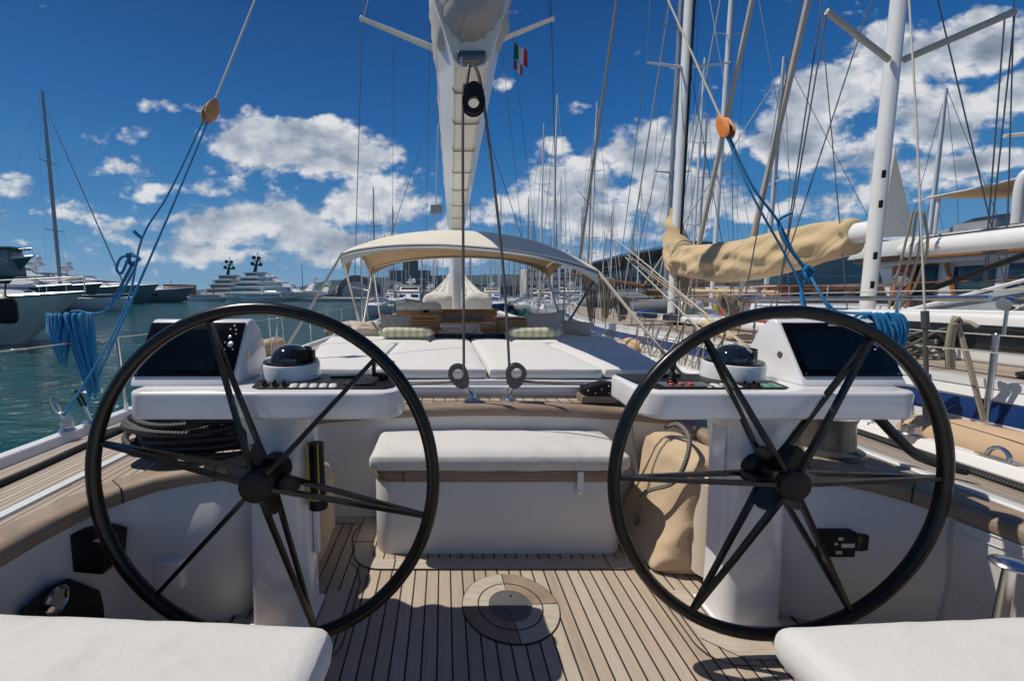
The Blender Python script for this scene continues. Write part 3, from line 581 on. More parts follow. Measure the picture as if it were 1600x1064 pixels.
# ------------------------------------------------------------------ helm consoles
def helm(s):
    t = thing('helm_console', 'white helm console behind the left wheel, with a phone bracket' if s < 0 else 'white helm console behind the right wheel, with a joystick and red buttons', 'helm console', (s*.965, 1.8, 0), 'helm consoles')
    def X(x): return s*x
    def bx(b, x0, x1, *a, **k): return b.rbox(min(s*x0, s*x1), max(s*x0, s*x1), *a, **k)
    # pedestal, flaring towards the table
    b = MB(); secs = []
    for z, x0, x1, y0, y1 in ((-.018, .862, 1.104, 1.640, 1.82), (.25, .862, 1.100, 1.645, 1.82), (.55, .862, 1.096, 1.655, 1.83), (.72, .860, 1.096, 1.66, 1.84), (.84, .856, 1.10, 1.65, 1.86), (.90, .845, 1.125, 1.63, 1.90), (.93, .83, 1.15, 1.62, 1.93)):
        c = .030; secs.append([V((s*x, y, z)) for x, y in ((x0, y0+.055), (x0+.018, y0+.02), (x0+.050, y0), (x1-c, y0), (x1-c*.3, y0+c*.3), (x1, y0+c), (x1, y1-c), (x1-c, y1), (x0+c, y1), (x0, y1-c))])
    b.loft(secs); pd = b.build('pedestal', M['console'], t, 40)
    b = MB(); b.poly([V((X(x), y, -.0+.001)) for x, y in ((.85, 1.66), (.88, 1.628), (1.09, 1.628), (1.118, 1.66), (1.118, 1.84), (.85, 1.84))], (0, 0, 1), .012, .003); b.build('foot_flange', M['gel'], pd)
    b = MB(); b.poly([V((X(.8585), y, z)) for y, z in ((1.70, .62), (1.79, .60), (1.79, .84), (1.70, .86))], (-s, 0, 0), .003, .001); ip = b.build('inspection_plate', M['console'], pd)
    b = MB()
    for y, z in ((1.712, .635), (1.778, .618), (1.712, .842), (1.778, .825)): b.lathe([(0, 0), (.004, 0), (.003, .0015), (0, .0015)], (X(.8555), y, z), (-s, 0, 0), 8)
    b.build('screw', M['bronze'], ip)
    # table
    ol = [(.475, 1.955)]+arc(.535, 1.86, .06, 180, 180, 1)[:1]+[(.462, 1.72), (.465, 1.65), (.485, 1.605), (.52, 1.582), (.56, 1.575), (1.45, 1.575), (1.48, 1.582), (1.51, 1.615), (1.55, 1.955)]
    b = MB(); b.poly([V((X(x), y, .912)) for x, y in ol], (0, 0, 1), .108, .018, 4); b.build('table', M['console'], t, 40)
    b = MB(); b.poly([V((X(x), y, 1.0185)) for x, y in ((.49, 1.94), (.49, 1.75), (.50, 1.66), (.53, 1.625), (1.02, 1.625), (1.06, 1.655), (1.09, 1.78), (.87, 1.94))], (0, 0, 1), .006, .002); pn = b.build('switch_panel', M['blackmat'], t)
    for r_ in range(2):
        for c_ in range(8):
            x = 1.012-c_*.039-(.012 if r_ else 0)+r_*.02; y = 1.652+r_*.036; k = c_ if s < 0 else 7-c_
            b = MB(); b.lathe([(0, 1.024), (.016, 1.024), (.0165, 1.027), (.013, 1.0295), (0, 1.030)], (X(x), y, 0), n=14)
            tog = (s < 0 and c_ < 3 and (c_+r_) != 9) or (s > 0 and c_ in (2, 3))
            sw = b.build('switch', M['blackmat'] if tog else (M['keygreen'] if (s > 0 and c_ < 2) else M['keypale']), pn)
            if tog:
                b = MB(); b.tube([(X(x), y, 1.029), (X(x)+.003, y-.006, 1.044)], [.0045, .006], 8); b.build('toggle', M['blackgloss'], sw)
    # instrument pod
    pr = [(1.688, 1.018), (1.700, 1.040), (1.850, 1.268), (1.868, 1.280), (1.900, 1.278), (1.955, 1.235), (2.005, 1.150), (2.030, 1.018)]
    b = MB(); b.poly([V((X(1.145), y, z)) for y, z in pr], (s, 0, 0), .425, .010, 3); pod = b.build('instrument_pod', M['console'], t, 40)
    d = V((0, .150, .228)).normalized(); nn = V((0, -d.z, d.y)); o = V((0, 1.703, 1.044))
    def onf(x, q, h=0): return V((X(x), 0, 0))+o+d*q+nn*h
    def pane(b, x0, x1, q0, q1, h0, h, bev=.002):
        b.poly([onf(x0, q0, h0), onf(x1, q0, h0), onf(x1, q1, h0), onf(x0, q1, h0)], nn, h, bev)
    b = MB(); pane(b, 1.158, 1.562, .012, .262, .001, .006); mf = b.build('display', M['bezel'], pod)
    flip = (lambda a: a) if s < 0 else (lambda a: 2.72-a)       # keys sit on the right of both displays
    b = MB(); x0, x1 = sorted((flip(1.245), flip(1.535))); pane(b, x0, x1, .040, .225, .0072, .0008, 0); b.build('screen', M['screen'], mf)
    for i, (kx, kq, kr) in enumerate(((1.200, .245, .006), (1.214, .228, .005), (1.190, .226, .005), (1.208, .190, .008), (1.198, .155, .013), (1.218, .132, .004), (1.183, .132, .004), (1.223, .165, .004), (1.186, .205, .004))):
        b = MB(); p = onf(flip(kx), kq, .007); b.lathe([(0, 0), (kr, 0), (kr, .002), (kr*.7, .0035), (0, .0035)], p, nn, 14); b.build('key', M['key'], mf)
    b = MB(); b.lathe([(0, 0), (.016, 0), (.014, .003), (.006, .004), (0, .002)], (X(1.146), 1.82, 1.13), (-s, 0, 0), 18); b.build('fixing_bolt', M['bronze'], pod)
    b = MB()
    for q_ in (1.17, 1.55): b.lathe([(0, 0), (.004, 0), (.004, .001), (0, .001)], onf(q_, .022, .007), nn, 8)
    b.build('screw', M['steel'], mf)
    return t
hl = helm(-1); hr = helm(1); hl.location.z += .018; hr.location.z += .018
def txt(body, size, loc, rot, m, parent, name='lettering'):
    c = bpy.data.curves.new(name, 'FONT'); c.body = body; c.size = size; c.extrude = .0002; c.align_x = 'CENTER'; c.align_y = 'CENTER'
    o = bpy.data.objects.new(name, c); scn.collection.objects.link(o); dg = bpy.context.evaluated_depsgraph_get(); me = bpy.data.meshes.new_from_object(o.evaluated_get(dg)); scn.collection.objects.unlink(o); bpy.data.objects.remove(o)
    me.materials.clear(); me.materials.append(m); q = bpy.data.objects.new(name, me); scn.collection.objects.link(q); q.parent = parent
    off = ROOT.get(parent.name, V((0, 0, 0))) if parent else V((0, 0, 0)); q.location = V(loc)-off; q.rotation_euler = rot; return q
for s, t in ((-1, hl), (1, hr)):
    disp = [c for p in t.children if p.name.startswith('instrument_pod') for c in p.children if c.name.startswith('display')][0]
    d = V((0, .150, .228)).normalized(); nn = V((0, -d.z, d.y)); p = V((s*1.375, 1.703, 1.044))+d*.247+nn*.0078
    txt('SIMRAD', .013, p, (math.atan2(d.z, d.y), 0, 0), M['keypale'], disp)
# compasses
for s in (-1, 1):
    t = thing('compass', 'domed black compass in a white ring on the %s console' % ('left' if s < 0 else 'right'), 'compass', (s*.975, 1.87, 1.02), 'steering compasses'); c = (s*.975, 1.868, 1.0)
    b = MB(); b.lathe([(0, .019), (.124, .019), (.122, .085), (.119, .094), (.112, .097), (.10, .097)], c, (0, -.05, 1), 40); b.build('housing', M['console'], t)
    b = MB(); b.lathe([(.0, .094), (.114, .095), (.114, .103), (.104, .106), (.090, .106), (0, .104)], c, (0, -.05, 1), 40); b.build('bezel', M['blackgloss'], t)
    b = MB(); b.lathe([(.084, .104), (.083, .118), (.076, .136), (.062, .152), (.042, .164), (.02, .170), (0, .171)], c, (0, -.05, 1), 36); b.build('dome', M['glassdark'], t)
    b = MB(); b.grid(lambda u, v: V(c)+V((.088*math.cos(R(-70+140*u)), .088*math.sin(R(-70+140*u)), .104+.05*v)), 10, 2); b.rbox(c[0]+.078, c[0]+.10, c[1]-.02, c[1]+.03, c[2]+.10, c[2]+.145, .008); b.build('shade', M['blackmat'], t)
for o in scn.collection.objects:
    if o.name.startswith('compass') and not o.parent: o.location.z += .016
n_before = set(o.name for o in scn.collection.objects)
# port console extras: bracket, phone, card reader; starboard: joystick plate
br = thing('phone_bracket', 'small black U-shaped bracket on the left console', 'bracket', (-.56, 1.80, 1.025))
b = MB(); b.rbox(-.605, -.515, 1.78, 1.83, 1.040, 1.052, .004); b.build('cradle', M['blackmat'], br)
for x in (-.605, -.525): b = MB(); b.rbox(x, x+.012, 1.775, 1.815, 1.045, 1.105, .004); b.build('arm', M['blackmat'], br)
b = MB(); b.cyl((-.56, 1.80, 1.024), (-.56, 1.80, 1.045), .022); b.build('stem', M['blackmat'], br)
b = MB(); b.rbox(-.80, -.69, 1.83, 1.90, 1.025, 1.034, .004); p = solo('handheld_display', b, M['screen'], 'flat handheld screen lying at the back of the left console', 'display')
b = MB(); b.rbox(-.70, -.58, 1.68, 1.735, 1.025, 1.032, .004); solo('remote_control', b, M['blackmat'], 'thin black remote lying beside the switches of the left console', 'remote')
js = thing('joystick_panel', 'grey plate with a black joystick and three red buttons on the right console', 'joystick', (.66, 1.74, 1.024))
b = MB(); b.rbox(.57, .76, 1.640, 1.73, 1.0245, 1.030, .003); b.build('plate', M['grayplate'], js)
b = MB(); b.lathe([(0, 0), (.019, 0), (.020, .008), (.015, .014), (.018, .020), (.014, .027), (.016, .033), (.011, .042), (.008, .050), (.012, .062), (.0125, .088), (.009, .092), (0, .092)], (.625, 1.705, 1.030), n=18); b.build('joystick', M['blackmat'], js)
for k in range(3): b = MB(); b.lathe([(0, 0), (.011, 0), (.011, .006), (.008, .009), (0, .009)], (.60+k*.037, 1.660, 1.030), n=14); b.build('button', M['red'], js)
b = MB(); b.rbox(.60, .74, 1.84, 1.88, 1.026, 1.040, .008); solo('handheld_radio', b, M['blackmat'], 'slim black handset lying behind the joystick', 'radio')

for o in scn.collection.objects:
    if o.name not in n_before and not o.parent: o.location.z += .018
# ------------------------------------------------------------------ mast, boom, mainsheet
def MU(p): return tuple(p)
mast = thing('mast', 'tall white mast of our own yacht rising beyond the canopy', 'mast', (0, 11.2, .8))
b = MB(); b.loft([[V((r_*.165*math.cos(2*PI*k/24), 11.2+r_*.22*math.sin(2*PI*k/24), z)) for k in range(24)] for z, r_ in ((.8, 1), (12, 1), (24, .8), (31, .5))]); mt = b.build('mast_tube', M['mastw'], mast)
b = MB(); b.lathe([(0, 0), (.30, 0), (.30, .05), (.2, .10), (0, .10)], (0, 11.2, .80)); b.build('mast_collar', M['steel'], mast)
for s in (1, -1):
    b = MB(); a_, c_ = V((s*.12, 11.15, 7.25)), V((s*2.22, 10.75, 7.85)); secs = []
    for i in range(9):
        t = i/8; p = a_.lerp(c_, t); w = .14-.055*t; h = .062-.022*t
        secs.append([p+V((0, w*math.cos(2*PI*k/12), h*math.sin(2*PI*k/12))) for k in range(12)])
    b.loft(secs); sp_ = b.build('spreader', M['mastw'], mast)
    b = MB(); b.ball(c_+V((s*.02, 0, 0)), .05, .09, .06); b.build('spreader_tip', M['mastw'], sp_)
    for nm, p0, p1, r in (('shroud', (s*2.22, 10.75, 7.85), (s*2.62, 10.8, .35), .010), ('shroud', (s*.15, 11.2, 7.2), (s*2.55, 10.95, .35), .008), ('upper_shroud', (s*2.22, 10.75, 7.85), (s*1.6, 10.9, 15), .010), ('diagonal', (s*2.2, 10.78, 7.9), (s*.12, 11.2, 15), .007)):
        b = MB(); b.tube([p0, p1], r, 6); b.build(nm, M['wire'], mast)
b = MB(); b.tube([(-.12, 11.0, 30), (-.02, 22.9, 1.3)], .014, 6); b.build('forestay', M['wire'], mast)
for x0, y0, x1, y1, px, py in ((-1.5, 10.9, -1.62, 10.6, 0, 0), (-.55, 11.0, -.75, 9.9, 0, 0), (.50, 11.0, 1.6, 9.2, 0, 0)):
    b = MB(); b.tube([(x0, y0, 7.4 if abs(x0) > 1 else 12), (x1, y1, .7)], .005, 5); b.build('flag_line', M['wire'], mast)
# boom: a V-shaped body with a flat bottom, the sail stacked on it under its cover
BA, BB = V((-.137, 2.74, 0)), V((0, 10.95, 0))
boom = thing('boom', 'wide white boom overhead with brown lashings, seen from its aft end', 'boom', (-.137, 2.74, 2.78))
def bpt(t, x, z): p = BA.lerp(BB, t); return V((p.x+x, p.y, 2.80+z))
def bsec(t): k = 1; return [bpt(t, x*k, z) for x, z in ((-.085, 0), (.085, 0), (.105, .012), (.215, .33), (.225, .36), (.225, .44), (-.225, .44), (-.225, .36), (-.215, .33), (-.105, .012))]
b = MB(); b.loft([bsec(i/20) for i in range(21)]); bo = b.build('boom_body', M['carbonmast'], boom, 30)
for t in (.045, .11, .19, .28, .38, .50, .63, .78):
    b = MB(); b.tube([bpt(t, -.11, .03), bpt(t, -.098, -.010), bpt(t, 0, -.012), bpt(t, .098, -.010), bpt(t, .11, .03)], .0065, 6); b.build('lashing', M['beigerope'], boom)
b = MB()
for s in (1, -1): b.tube([bpt(.01, s*.094, -.001), bpt(.97, s*.094, -.001)], .003, 5)
b.build('boom_seam', M['carbonmast'], bo)
b = MB(); b.rbox(-.137-.085, -.137+.085, 2.70, 2.76, 2.79, 2.85, .010); fit = b.build('end_fitting', M['winchmetal'], boom)
b = MB()
for s in (1, -1): b.tube(cr([(-.137+s*.055, 2.70, 2.80), (-.137+s*.060, 2.685, 2.765), (-.137+s*.03, 2.67, 2.742), (-.137, 2.665, 2.736)], 5), .010, 8)
b.build('shackle', M['steel'], fit)
sc = MB(); secs = []
for i in range(44):
    t = i/43; u = t**1.5; y = 2.60+u*8.5; e = min(1, (y-2.56)/.55); e = math.sqrt(max(0, 1-(1-e)**2)); hb = 3.20-.0*u; zt = 3.20+(.48+.10*math.sin(u*7)+.55*u)*e; zb = 3.16-.30*e*(1 if y < 3.0 else max(0, 1-(y-3.0)/.35))
    if y >= 3.0: zb = min(3.14, 2.86+(y-3.0)*.62)
    else: zb = 2.98-.12*e
    if y < 3.0: zb = 3.06-.22*e
    p = BA.lerp(BB, (y-2.74)/8.21); w = (.285-.03*u)*max(.12, e); ring = []
    n = 40
    for k in range(n):
        a = 2*PI*k/n; cx_ = math.cos(a); sx = math.sin(a); zc = (zt+zb)/2; hh = (zt-zb)/2
        X_ = w*math.copysign(abs(cx_)**.75, cx_); Z_ = hh*math.copysign(abs(sx)**.8, sx)
        X_ *= (1-.25*max(0, sx)*(u+.2)) if sx > 0 else (1-.30*(-sx)**2)
        wr = .016*noise.noise(V((X_*9, y*2.2, Z_*7)))+.010*noise.noise(V((a*5, y*9, 2)))+.022*math.sin(a*17+2*math.sin(y*3))*max(0, 1-(y-2.6)/.7)-.05*abs(noise.noise(V((X_*7+y*2, y*3, Z_*5))))**.6
        ring.append(V((p.x+X_*(1+wr*3), y+.03*wr, zc+Z_*(1+wr*2))))
    secs.append(ring)
sc.loft(secs); cov = sc.build('sail_cover', M['sailcover'], None, 70)
cov.location = (0, 0, 0); tag(cov, 'grey weathered sail cover wrapped over the stacked mainsail on the boom', 'sail cover')
# mainsheet and its blocks
def block(name, c, ax, r, w, label, m1, cat='block', up=(0, 0, 1), base=None, group=None):
    c = V(c); ax = V(ax).normalized(); t = thing(name, label, cat, c, group); up = V(up).normalized(); side = ax.cross(up).normalized(); up = side.cross(ax).normalized()
    b = MB(); b.lathe([(r*.52, -w*.36), (r*.98, -w*.36), (r*.86, 0), (r*.98, w*.36), (r*.52, w*.36), (r*.52, -w*.36)], c, ax, 32, False); b.build('sheave', M[m1], t)
    for s in (1, -1):
        b = MB(); d = ax*s*w*.5; ri, ro = r*.62, r*1.08; n = 36; vs = []; fs = []
        for k in range(n):
            a = 2*PI*k/n; e = side*math.cos(a)+up*math.sin(a); f = 1+.62*max(0, math.sin(a))**4
            for rad, dd in ((ri, 0), (ro*f, 0), (ro*f, .006), (ri, .006)): vs.append(c+d+e*rad+ax*s*dd)
        for k in range(n):
            j = (k+1) % n
            for q_ in range(4): fs.append((4*k+q_, 4*k+(q_+1) % 4, 4*j+(q_+1) % 4, 4*j+q_))
        b.add(vs, fs); b.build('cheek', M['blackmat'] if m1 != 'steel' else M['grayplate'], t)
    b = MB(); b.tube(cr([c+up*r*1.25-ax*w*.5, c+up*r*1.65-ax*w*.3, c+up*r*1.85, c+up*r*1.65+ax*w*.3, c+up*r*1.25+ax*w*.5], 4), r*.11, 8)
    b.build('strop', M['steel'] if base else M['blackrope'], t); return t
hb = block('sheet_block', (-.128, 2.62, 2.515), (.05, 1, .05), .062, .05, 'black ring-shaped sheet block hanging under the aft end of the boom', 'blackmat')
b = MB()
for s in (1, -1): b.tube(cr([(-.128+s*.050, 2.62, 2.56), (-.130+s*.034, 2.63, 2.66), (-.137+s*.016, 2.655, 2.74)], 5), .010, 8)
b.build('sling', M['blackrope'], hb)
for s, c, bs, lb in ((-1, (-.212, 2.69, .905), (-.115, 2.72, .72), 'grey ring-shaped sheet block on deck, left of the pair'), (1, (.160, 2.69, .910), (.118, 2.72, .72), 'grey ring-shaped sheet block on deck, right of the pair')):
    cc = V(c); bb = V(bs); up = (bb-cc).normalized()
    t = block('deck_block', c, (0, 1, 0), .058, .046, lb, 'steel', up=up, base=True, group='mainsheet blocks on the aft deck')
    b = MB(); b.lathe([(0, .003), (.055, .003), (.05, .012), (.026, .022), (.018, .045), (.012, .06), (0, .06)], (bb.x, bb.y, .72), n=20); b.build('pad_eye', M['steel'], t)
    b = MB(); b.tube([cc+up*.085, bb+V((0, 0, .05))], .018, 8); b.build('swivel', M['steel'], t)
def ropething(name, pts, r, m, label, cat='rope', group=None, n=8): 
    b = MB(); b.tube(pts, r, n); return solo(name, b, M[m], label, cat, group)
ropething('mainsheet', cr([(-.176, 2.66, .93), (-.178, 2.655, 1.2), (-.190, 2.62, 2.50), (-.16, 2.62, 2.57), (-.10, 2.62, 2.57), (-.066, 2.62, 2.50), (.06, 2.66, 1.6), (.115, 2.68, .94)], 8), .0085, 'greyrope', 'grey mainsheet running from deck up to the boom block and down again')
ropething('mainsheet_tail', sag((-.22, 2.70, .852), (-1.0, 2.78, .80), .006), .0085, 'greyrope', 'grey rope running left from the left deck block')
ropething('mainsheet_tail', sag((.18, 2.70, .856), (.60, 2.72, .800+.03), .004), .0085, 'greyrope', 'grey rope running from the right deck block to the black clutch')
ropething('traveller_line', [(-.95, 2.795, .742), (0, 2.795, .742), (.62, 2.79, .742)], .008, 'greyrope', 'grey rope lying straight along the foot of the white roof edge')
cl = thing('rope_clutch', 'black studded rope clutch on a teak block on the aft deck', 'rope clutch', (.69, 2.72, .72))
b = MB(); b.poly([(.59, 2.66, .765), (.79, 2.66, .765), (.79, 2.66, .845), (.72, 2.66, .850), (.59, 2.66, .815)], (0, 1, 0), .10, .006); bd = b.build('clutch_body', M['blackmat'], cl)
b = MB(); b.rbox(.575, .795, 2.655, 2.775, .722, .765, .004); b.build('teak_block', M['teak_cap'], cl)
for x, z in ((.615, .80), (.66, .785), (.70, .81), (.75, .785), (.745, .83)): b = MB(); b.lathe([(0, 0), (.007, 0), (.005, .003), (0, .003)], (x, 2.6595, z), (0, -1, 0), 10); b.build('bolt', M['steel'], bd)
ropething('clutch_tail', cr([(.79, 2.72, .82), (.86, 2.72, .80), (.92, 2.70, .745), (.86, 2.68, .735), (.84, 2.71, .735), (.92, 2.73, .735), (1.04, 2.66, .72), (1.10, 2.50, .69)], 6), .0085, 'greyrope', 'grey rope end looped to the right of the black clutch')

# ------------------------------------------------------------------ sunpad, pillows, forward cockpit
def pad(x0f, x1f, x0b, x1b, y0, y1, z0, z1, seed, label, group):
    b = MB(); b.soft(0, 1, y0, y1, z0, z1, .045, .07, .012, .005, seed); 
    h = .045
    for p in b.v:
        t = (p.y-y0)/(y1-y0); a = x0f+(x0b-x0f)*t; c = x1f+(x1b-x1f)*t; p.x = a+(c-a)*p.x
    return solo('sunpad', b, M['cush'], label, 'cushion', group, 80)
# 'soft' works on a unit width, so build it at true width and shear afterwards
def pad(x0f, x1f, x0b, x1b, y0, y1, z0, z1, seed, label, group):
    b = MB(); w = abs(x1f-x0f); b.soft(0, w, y0, y1, z0, z1, .028, .06, .006, .005, seed)
    for p in b.v:
        t = (p.y-y0)/(y1-y0); a = x0f+(x0b-x0f)*t; c = x1f+(x1b-x1f)*t; p.x = a+(c-a)*p.x/w
    return solo('sunpad', b, M['cush'], label, 'cushion', group, 80)
G_ = 'sunpad cushions on the coach roof'
pad(-.79, -.008, -.79, -.008, 2.88, 4.55, .828, .905, 1, 'white sunpad cushion left of the centre seam', G_)
pad(.008, .79, .008, .79, 2.88, 4.55, .828, .905, 2, 'white sunpad cushion right of the centre seam', G_)
pad(-1.27, -.806, -1.62, -.806, 2.90, 4.55, .828, .902, 3, 'white wedge sunpad cushion on the far left edge of the roof', G_)
pad(.806, 1.27, .806, 1.62, 2.90, 4.55, .828, .902, 4, 'white wedge sunpad cushion on the right edge of the roof, mostly shaded', G_)
pad(-1.60, -.46, -1.70, -.46, 4.57, 5.24, .828, .902, 5, 'white back cushion under the left striped pillow', G_)
pad(.46, 1.60, .46, 1.70, 4.57, 5.24, .828, .902, 6, 'white back cushion under the right striped pillow', G_)
pad(-.45, -.005, -.45, -.005, 4.57, 5.0, .828, .900, 7, 'small white cushion aft of the hatch, left of the seam', G_)
pad(.005, .45, .005, .45, 4.57, 5.0, .828, .900, 9, 'small white cushion aft of the hatch, right of the seam', G_)
for s, lb in ((-1, 'yellow and white striped bolster pillow on the left of the sunpad'), (1, 'yellow and white striped bolster pillow in shade on the right of the sunpad')):
    b = MB(); secs = []
    for i in range(25):
        t = i/24; x = -.31+.62*t; e = (1-abs(2*t-1)**5)**.5; r = .068*max(.15, e); secs.append([V((x, r*1.15*math.cos(2*PI*k/20)*(1+.05*noise.noise(V((x*8, k, s)))), r*.95*math.sin(2*PI*k/20))) for k in range(20)])
    b.loft(secs); b.v = [Matrix.Rotation(R(-3*s), 3, 'Z')@p+V((s*.73, 4.82, .985)) for p in b.v]; solo('bolster_pillow', b, M['stripe'], lb, 'pillow', 'striped pillows', 80)
def pillow(c, w, h, th, rot, label, m='pillow', seed=0):
    b = MB(); Mx = Matrix.Translation(V(c))@rot
    for sg in (1, -1):
        b.grid(lambda u, v: Mx@V((((u*2-1)*w/2)*(1-.10*(1-(v*2-1)**2)**2*abs(u*2-1)), sg*th/2*((1-(u*2-1)**4)*(1-(v*2-1)**4))**.6*(1+.3*noise.noise(V((u*4+seed, v*4, sg)))), ((v*2-1)*h/2*sg*1.0)*(1-.12*(1-(u*2-1)**2)))), 16, 14)
    return solo('throw_pillow', b, M[m], label, 'pillow', 'beige pillows', 80)
RX = lambda a: Matrix.Rotation(R(a), 4, 'X'); RZ = lambda a: Matrix.Rotation(R(a), 4, 'Z'); RY = lambda a: Matrix.Rotation(R(a), 4, 'Y')
pillow((-.92, 5.45, 1.05), .42, .26, .13, RZ(8)@RX(-30)@RY(4), 'beige pillow propped against the slatted teak seat back on the left', seed=1)
pillow((-1.28, 5.35, .985), .40, .24, .13, RZ(20)@RX(-55)@RY(6), 'beige pillow lying at the far left edge of the seats', seed=2)
pillow((.95, 5.35, 1.06), .46, .30, .13, RZ(-8)@RX(-30)@RY(-4), 'large beige pillow propped up behind the right striped bolster', seed=3)
pillow((1.38, 5.40, .99), .40, .22, .12, RZ(-20)@RX(-50)@RY(8), 'shaded beige pillow low at the right edge of the seats', seed=4)
pillow((-1.55, 5.75, .99), .34, .2, .11, RZ(30)@RX(-70), 'small beige pillow by the left canopy legs', seed=5)
def furn(name, x0, x1, y0, y1, z0, z1, m, label, cat, r=.012):
    b = MB(); b.rbox(x0, x1, y0, y1, z0, z1, r); return solo(name, b, M[m], label, cat)
sb = thing('slatted_bench', 'slatted teak seat back left of the folded table', 'seat', (-.66, 6.1, .80)); b = MB()
for k in range(5): b.rbox(-.92, -.42, 6.0, 6.22, .86+k*.044, .90+k*.044, .006)
b.build('slats', M['woodz'], sb); b = MB(); b.rbox(-.95, -.39, 5.98, 6.24, 1.085, 1.11, .006); b.build('top_rail', M['woodz'], sb)
b = MB(); b.rbox(-.43, -.38, 5.985, 6.0, .84, 1.085, .004); b.build('post', M['wood'], sb)
sb = thing('slatted_bench', 'plain teak seat back to the right of the mast foot', 'seat', (.73, 6.0, .80)); b = MB(); b.rbox(.44, .86, 5.9, 6.2, .82, 1.08, .012); b.build('panel', M['woodz'], sb); b = MB(); b.rbox(.42, .88, 5.88, 6.22, 1.082, 1.10, .006); b.build('top_rail', M['wood'], sb)
sb = thing('teak_locker', 'long teak locker under the rolled white towel', 'locker', (-.85, 7.6, .8)); b = MB(); b.rbox(-1.15, -.35, 7.4, 7.9, .82, 1.10, .012); b.build('box', M['woodz'], sb); b = MB(); b.rbox(-1.17, -.33, 7.38, 7.92, 1.10, 1.125, .006); b.build('lid', M['woodz'], sb)
b = MB(); b.soft(-1.14, -.36, 7.42, 7.86, 1.126, 1.25, .055, .04, .02, .022, 4); solo('folded_towel', b, M['towel'], 'fluffy white towels folded on the teak locker', 'towel', ang=80)
furn('lantern', -.66, -.56, 7.2, 7.3, 1.11, 1.16, 'blackmat', 'small black lamp between the towels and the slatted seat', 'lamp', .02)
ft = thing('cockpit_table', 'low folding table with a grey rolled cover on top, below the mast', 'table', (.02, 6.3, .80))
b = MB(); b.rbox(-.36, .20, 5.9, 6.5, .96, .985, .008); b.build('table_top', M['gel'], ft)
for x in (-.30, .14): b = MB(); b.rbox(x-.02, x+.02, 6.18, 6.22, .80, .96, .006); b.build('leg', M['steel'], ft)
b = MB(); b.tube([(-.32, 6.55, 1.07), (.30, 6.55, 1.07)], .055, 14); solo('rolled_cover', b, M['grayc'], 'grey rolled cover lying across the cockpit table', 'roll')
b = MB(); b.rbox(.20, .41, 5.75, 5.95, .90, 1.03, .01); solo('teak_step', b, M['wood'], 'bright varnished teak step beside the cockpit table', 'step')
b = MB(); b.rbox(-.55, .75, 8.2, 8.32, 1.10, 1.14, .008); b.rbox(-.52, .72, 8.24, 8.30, .8, 1.10, .008); solo('teak_bulkhead', b, M['woodz'], 'teak ledge crossing in front of the white covers', 'bulkhead')
# white covers at the foot of the mast
for s, x0, x1, lb in ((-1, -.78, -.12, 'white canvas cover tented up to the left of the mast'), (1, .12, .80, 'white canvas cover tented up to the right of the mast')):
    b = MB(); b.soft(x0, x1, 9.7, 10.6, .86, 1.42, .12, .09, .03, .03, 11+s); q_ = V(((x0+x1)/2, 10.2, 1.35)); top = V((s*.17, 10.95, 1.98))
    b.grid(lambda u, v: (V((x0+(x1-x0)*u, 9.78+.75*(.5-.5*math.cos(PI*u))*0, 1.40)).lerp(top, v**1.1)+V((0, 0, -.10*math.sin(PI*v)+.03*math.sin(u*17)*(1-v)))), 14, 8)
    b.grid(lambda u, v: (V((x0+(x1-x0)*(1-u), 10.55, 1.40)).lerp(top+V((0, .05, 0)), v)+V((0, 0, -.10*math.sin(PI*v)))), 14, 8)
    xs_ = x0 if s < 0 else x1
    b.grid(lambda u, v: (V((xs_, 9.78+(10.55-9.78)*(u if s > 0 else 1-u), 1.40)).lerp(top, v)+V((0, 0, -.08*math.sin(PI*v)))), 6, 8)
    solo('canvas_cover', b, M['cover'], lb, 'cover', 'white covers at the mast foot', 60)

# ------------------------------------------------------------------ bimini canopy
bi = thing('canopy', 'cream canvas canopy on steel hoops over the forward cockpit', 'canopy', (0, 6.9, .9))
def rail_(t, k):   # k 0 = aft bow, 1 = forward bow
    x = -1+2*t; w = 1.47+.22*k; tilt = -.10*x*(1-k)-.0*x
    zc = (1.965+.21*k); drop = (.155+.03*k)*abs(x)**2.2+.03*abs(x)**8
    return V((x*w, 4.95+3.5*k, zc-drop+tilt))
def can(u, v):
    p = rail_(u, v); x = -1+2*u; p.z += .30*math.sin(PI*v)**.8*(1-.45*abs(x)**2.5)*(1 if 1 else 0)+.006*noise.noise(V((u*9, v*9, 0))); p.z -= .012*abs(math.sin(PI*v*3))*0
    return p
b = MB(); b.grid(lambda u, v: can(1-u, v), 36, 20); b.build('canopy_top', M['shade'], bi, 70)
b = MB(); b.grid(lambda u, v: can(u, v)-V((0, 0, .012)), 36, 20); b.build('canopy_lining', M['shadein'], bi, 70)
for k in (0, 1):
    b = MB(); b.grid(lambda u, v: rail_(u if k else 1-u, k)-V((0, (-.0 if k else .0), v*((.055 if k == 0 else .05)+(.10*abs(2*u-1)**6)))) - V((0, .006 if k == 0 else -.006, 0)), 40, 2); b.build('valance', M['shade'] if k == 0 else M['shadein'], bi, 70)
    b = MB(); b.tube([rail_(i/30, k)-V((0, 0, .03)) for i in range(31)], .016, 8); b.build('hoop', M['steel'], bi)
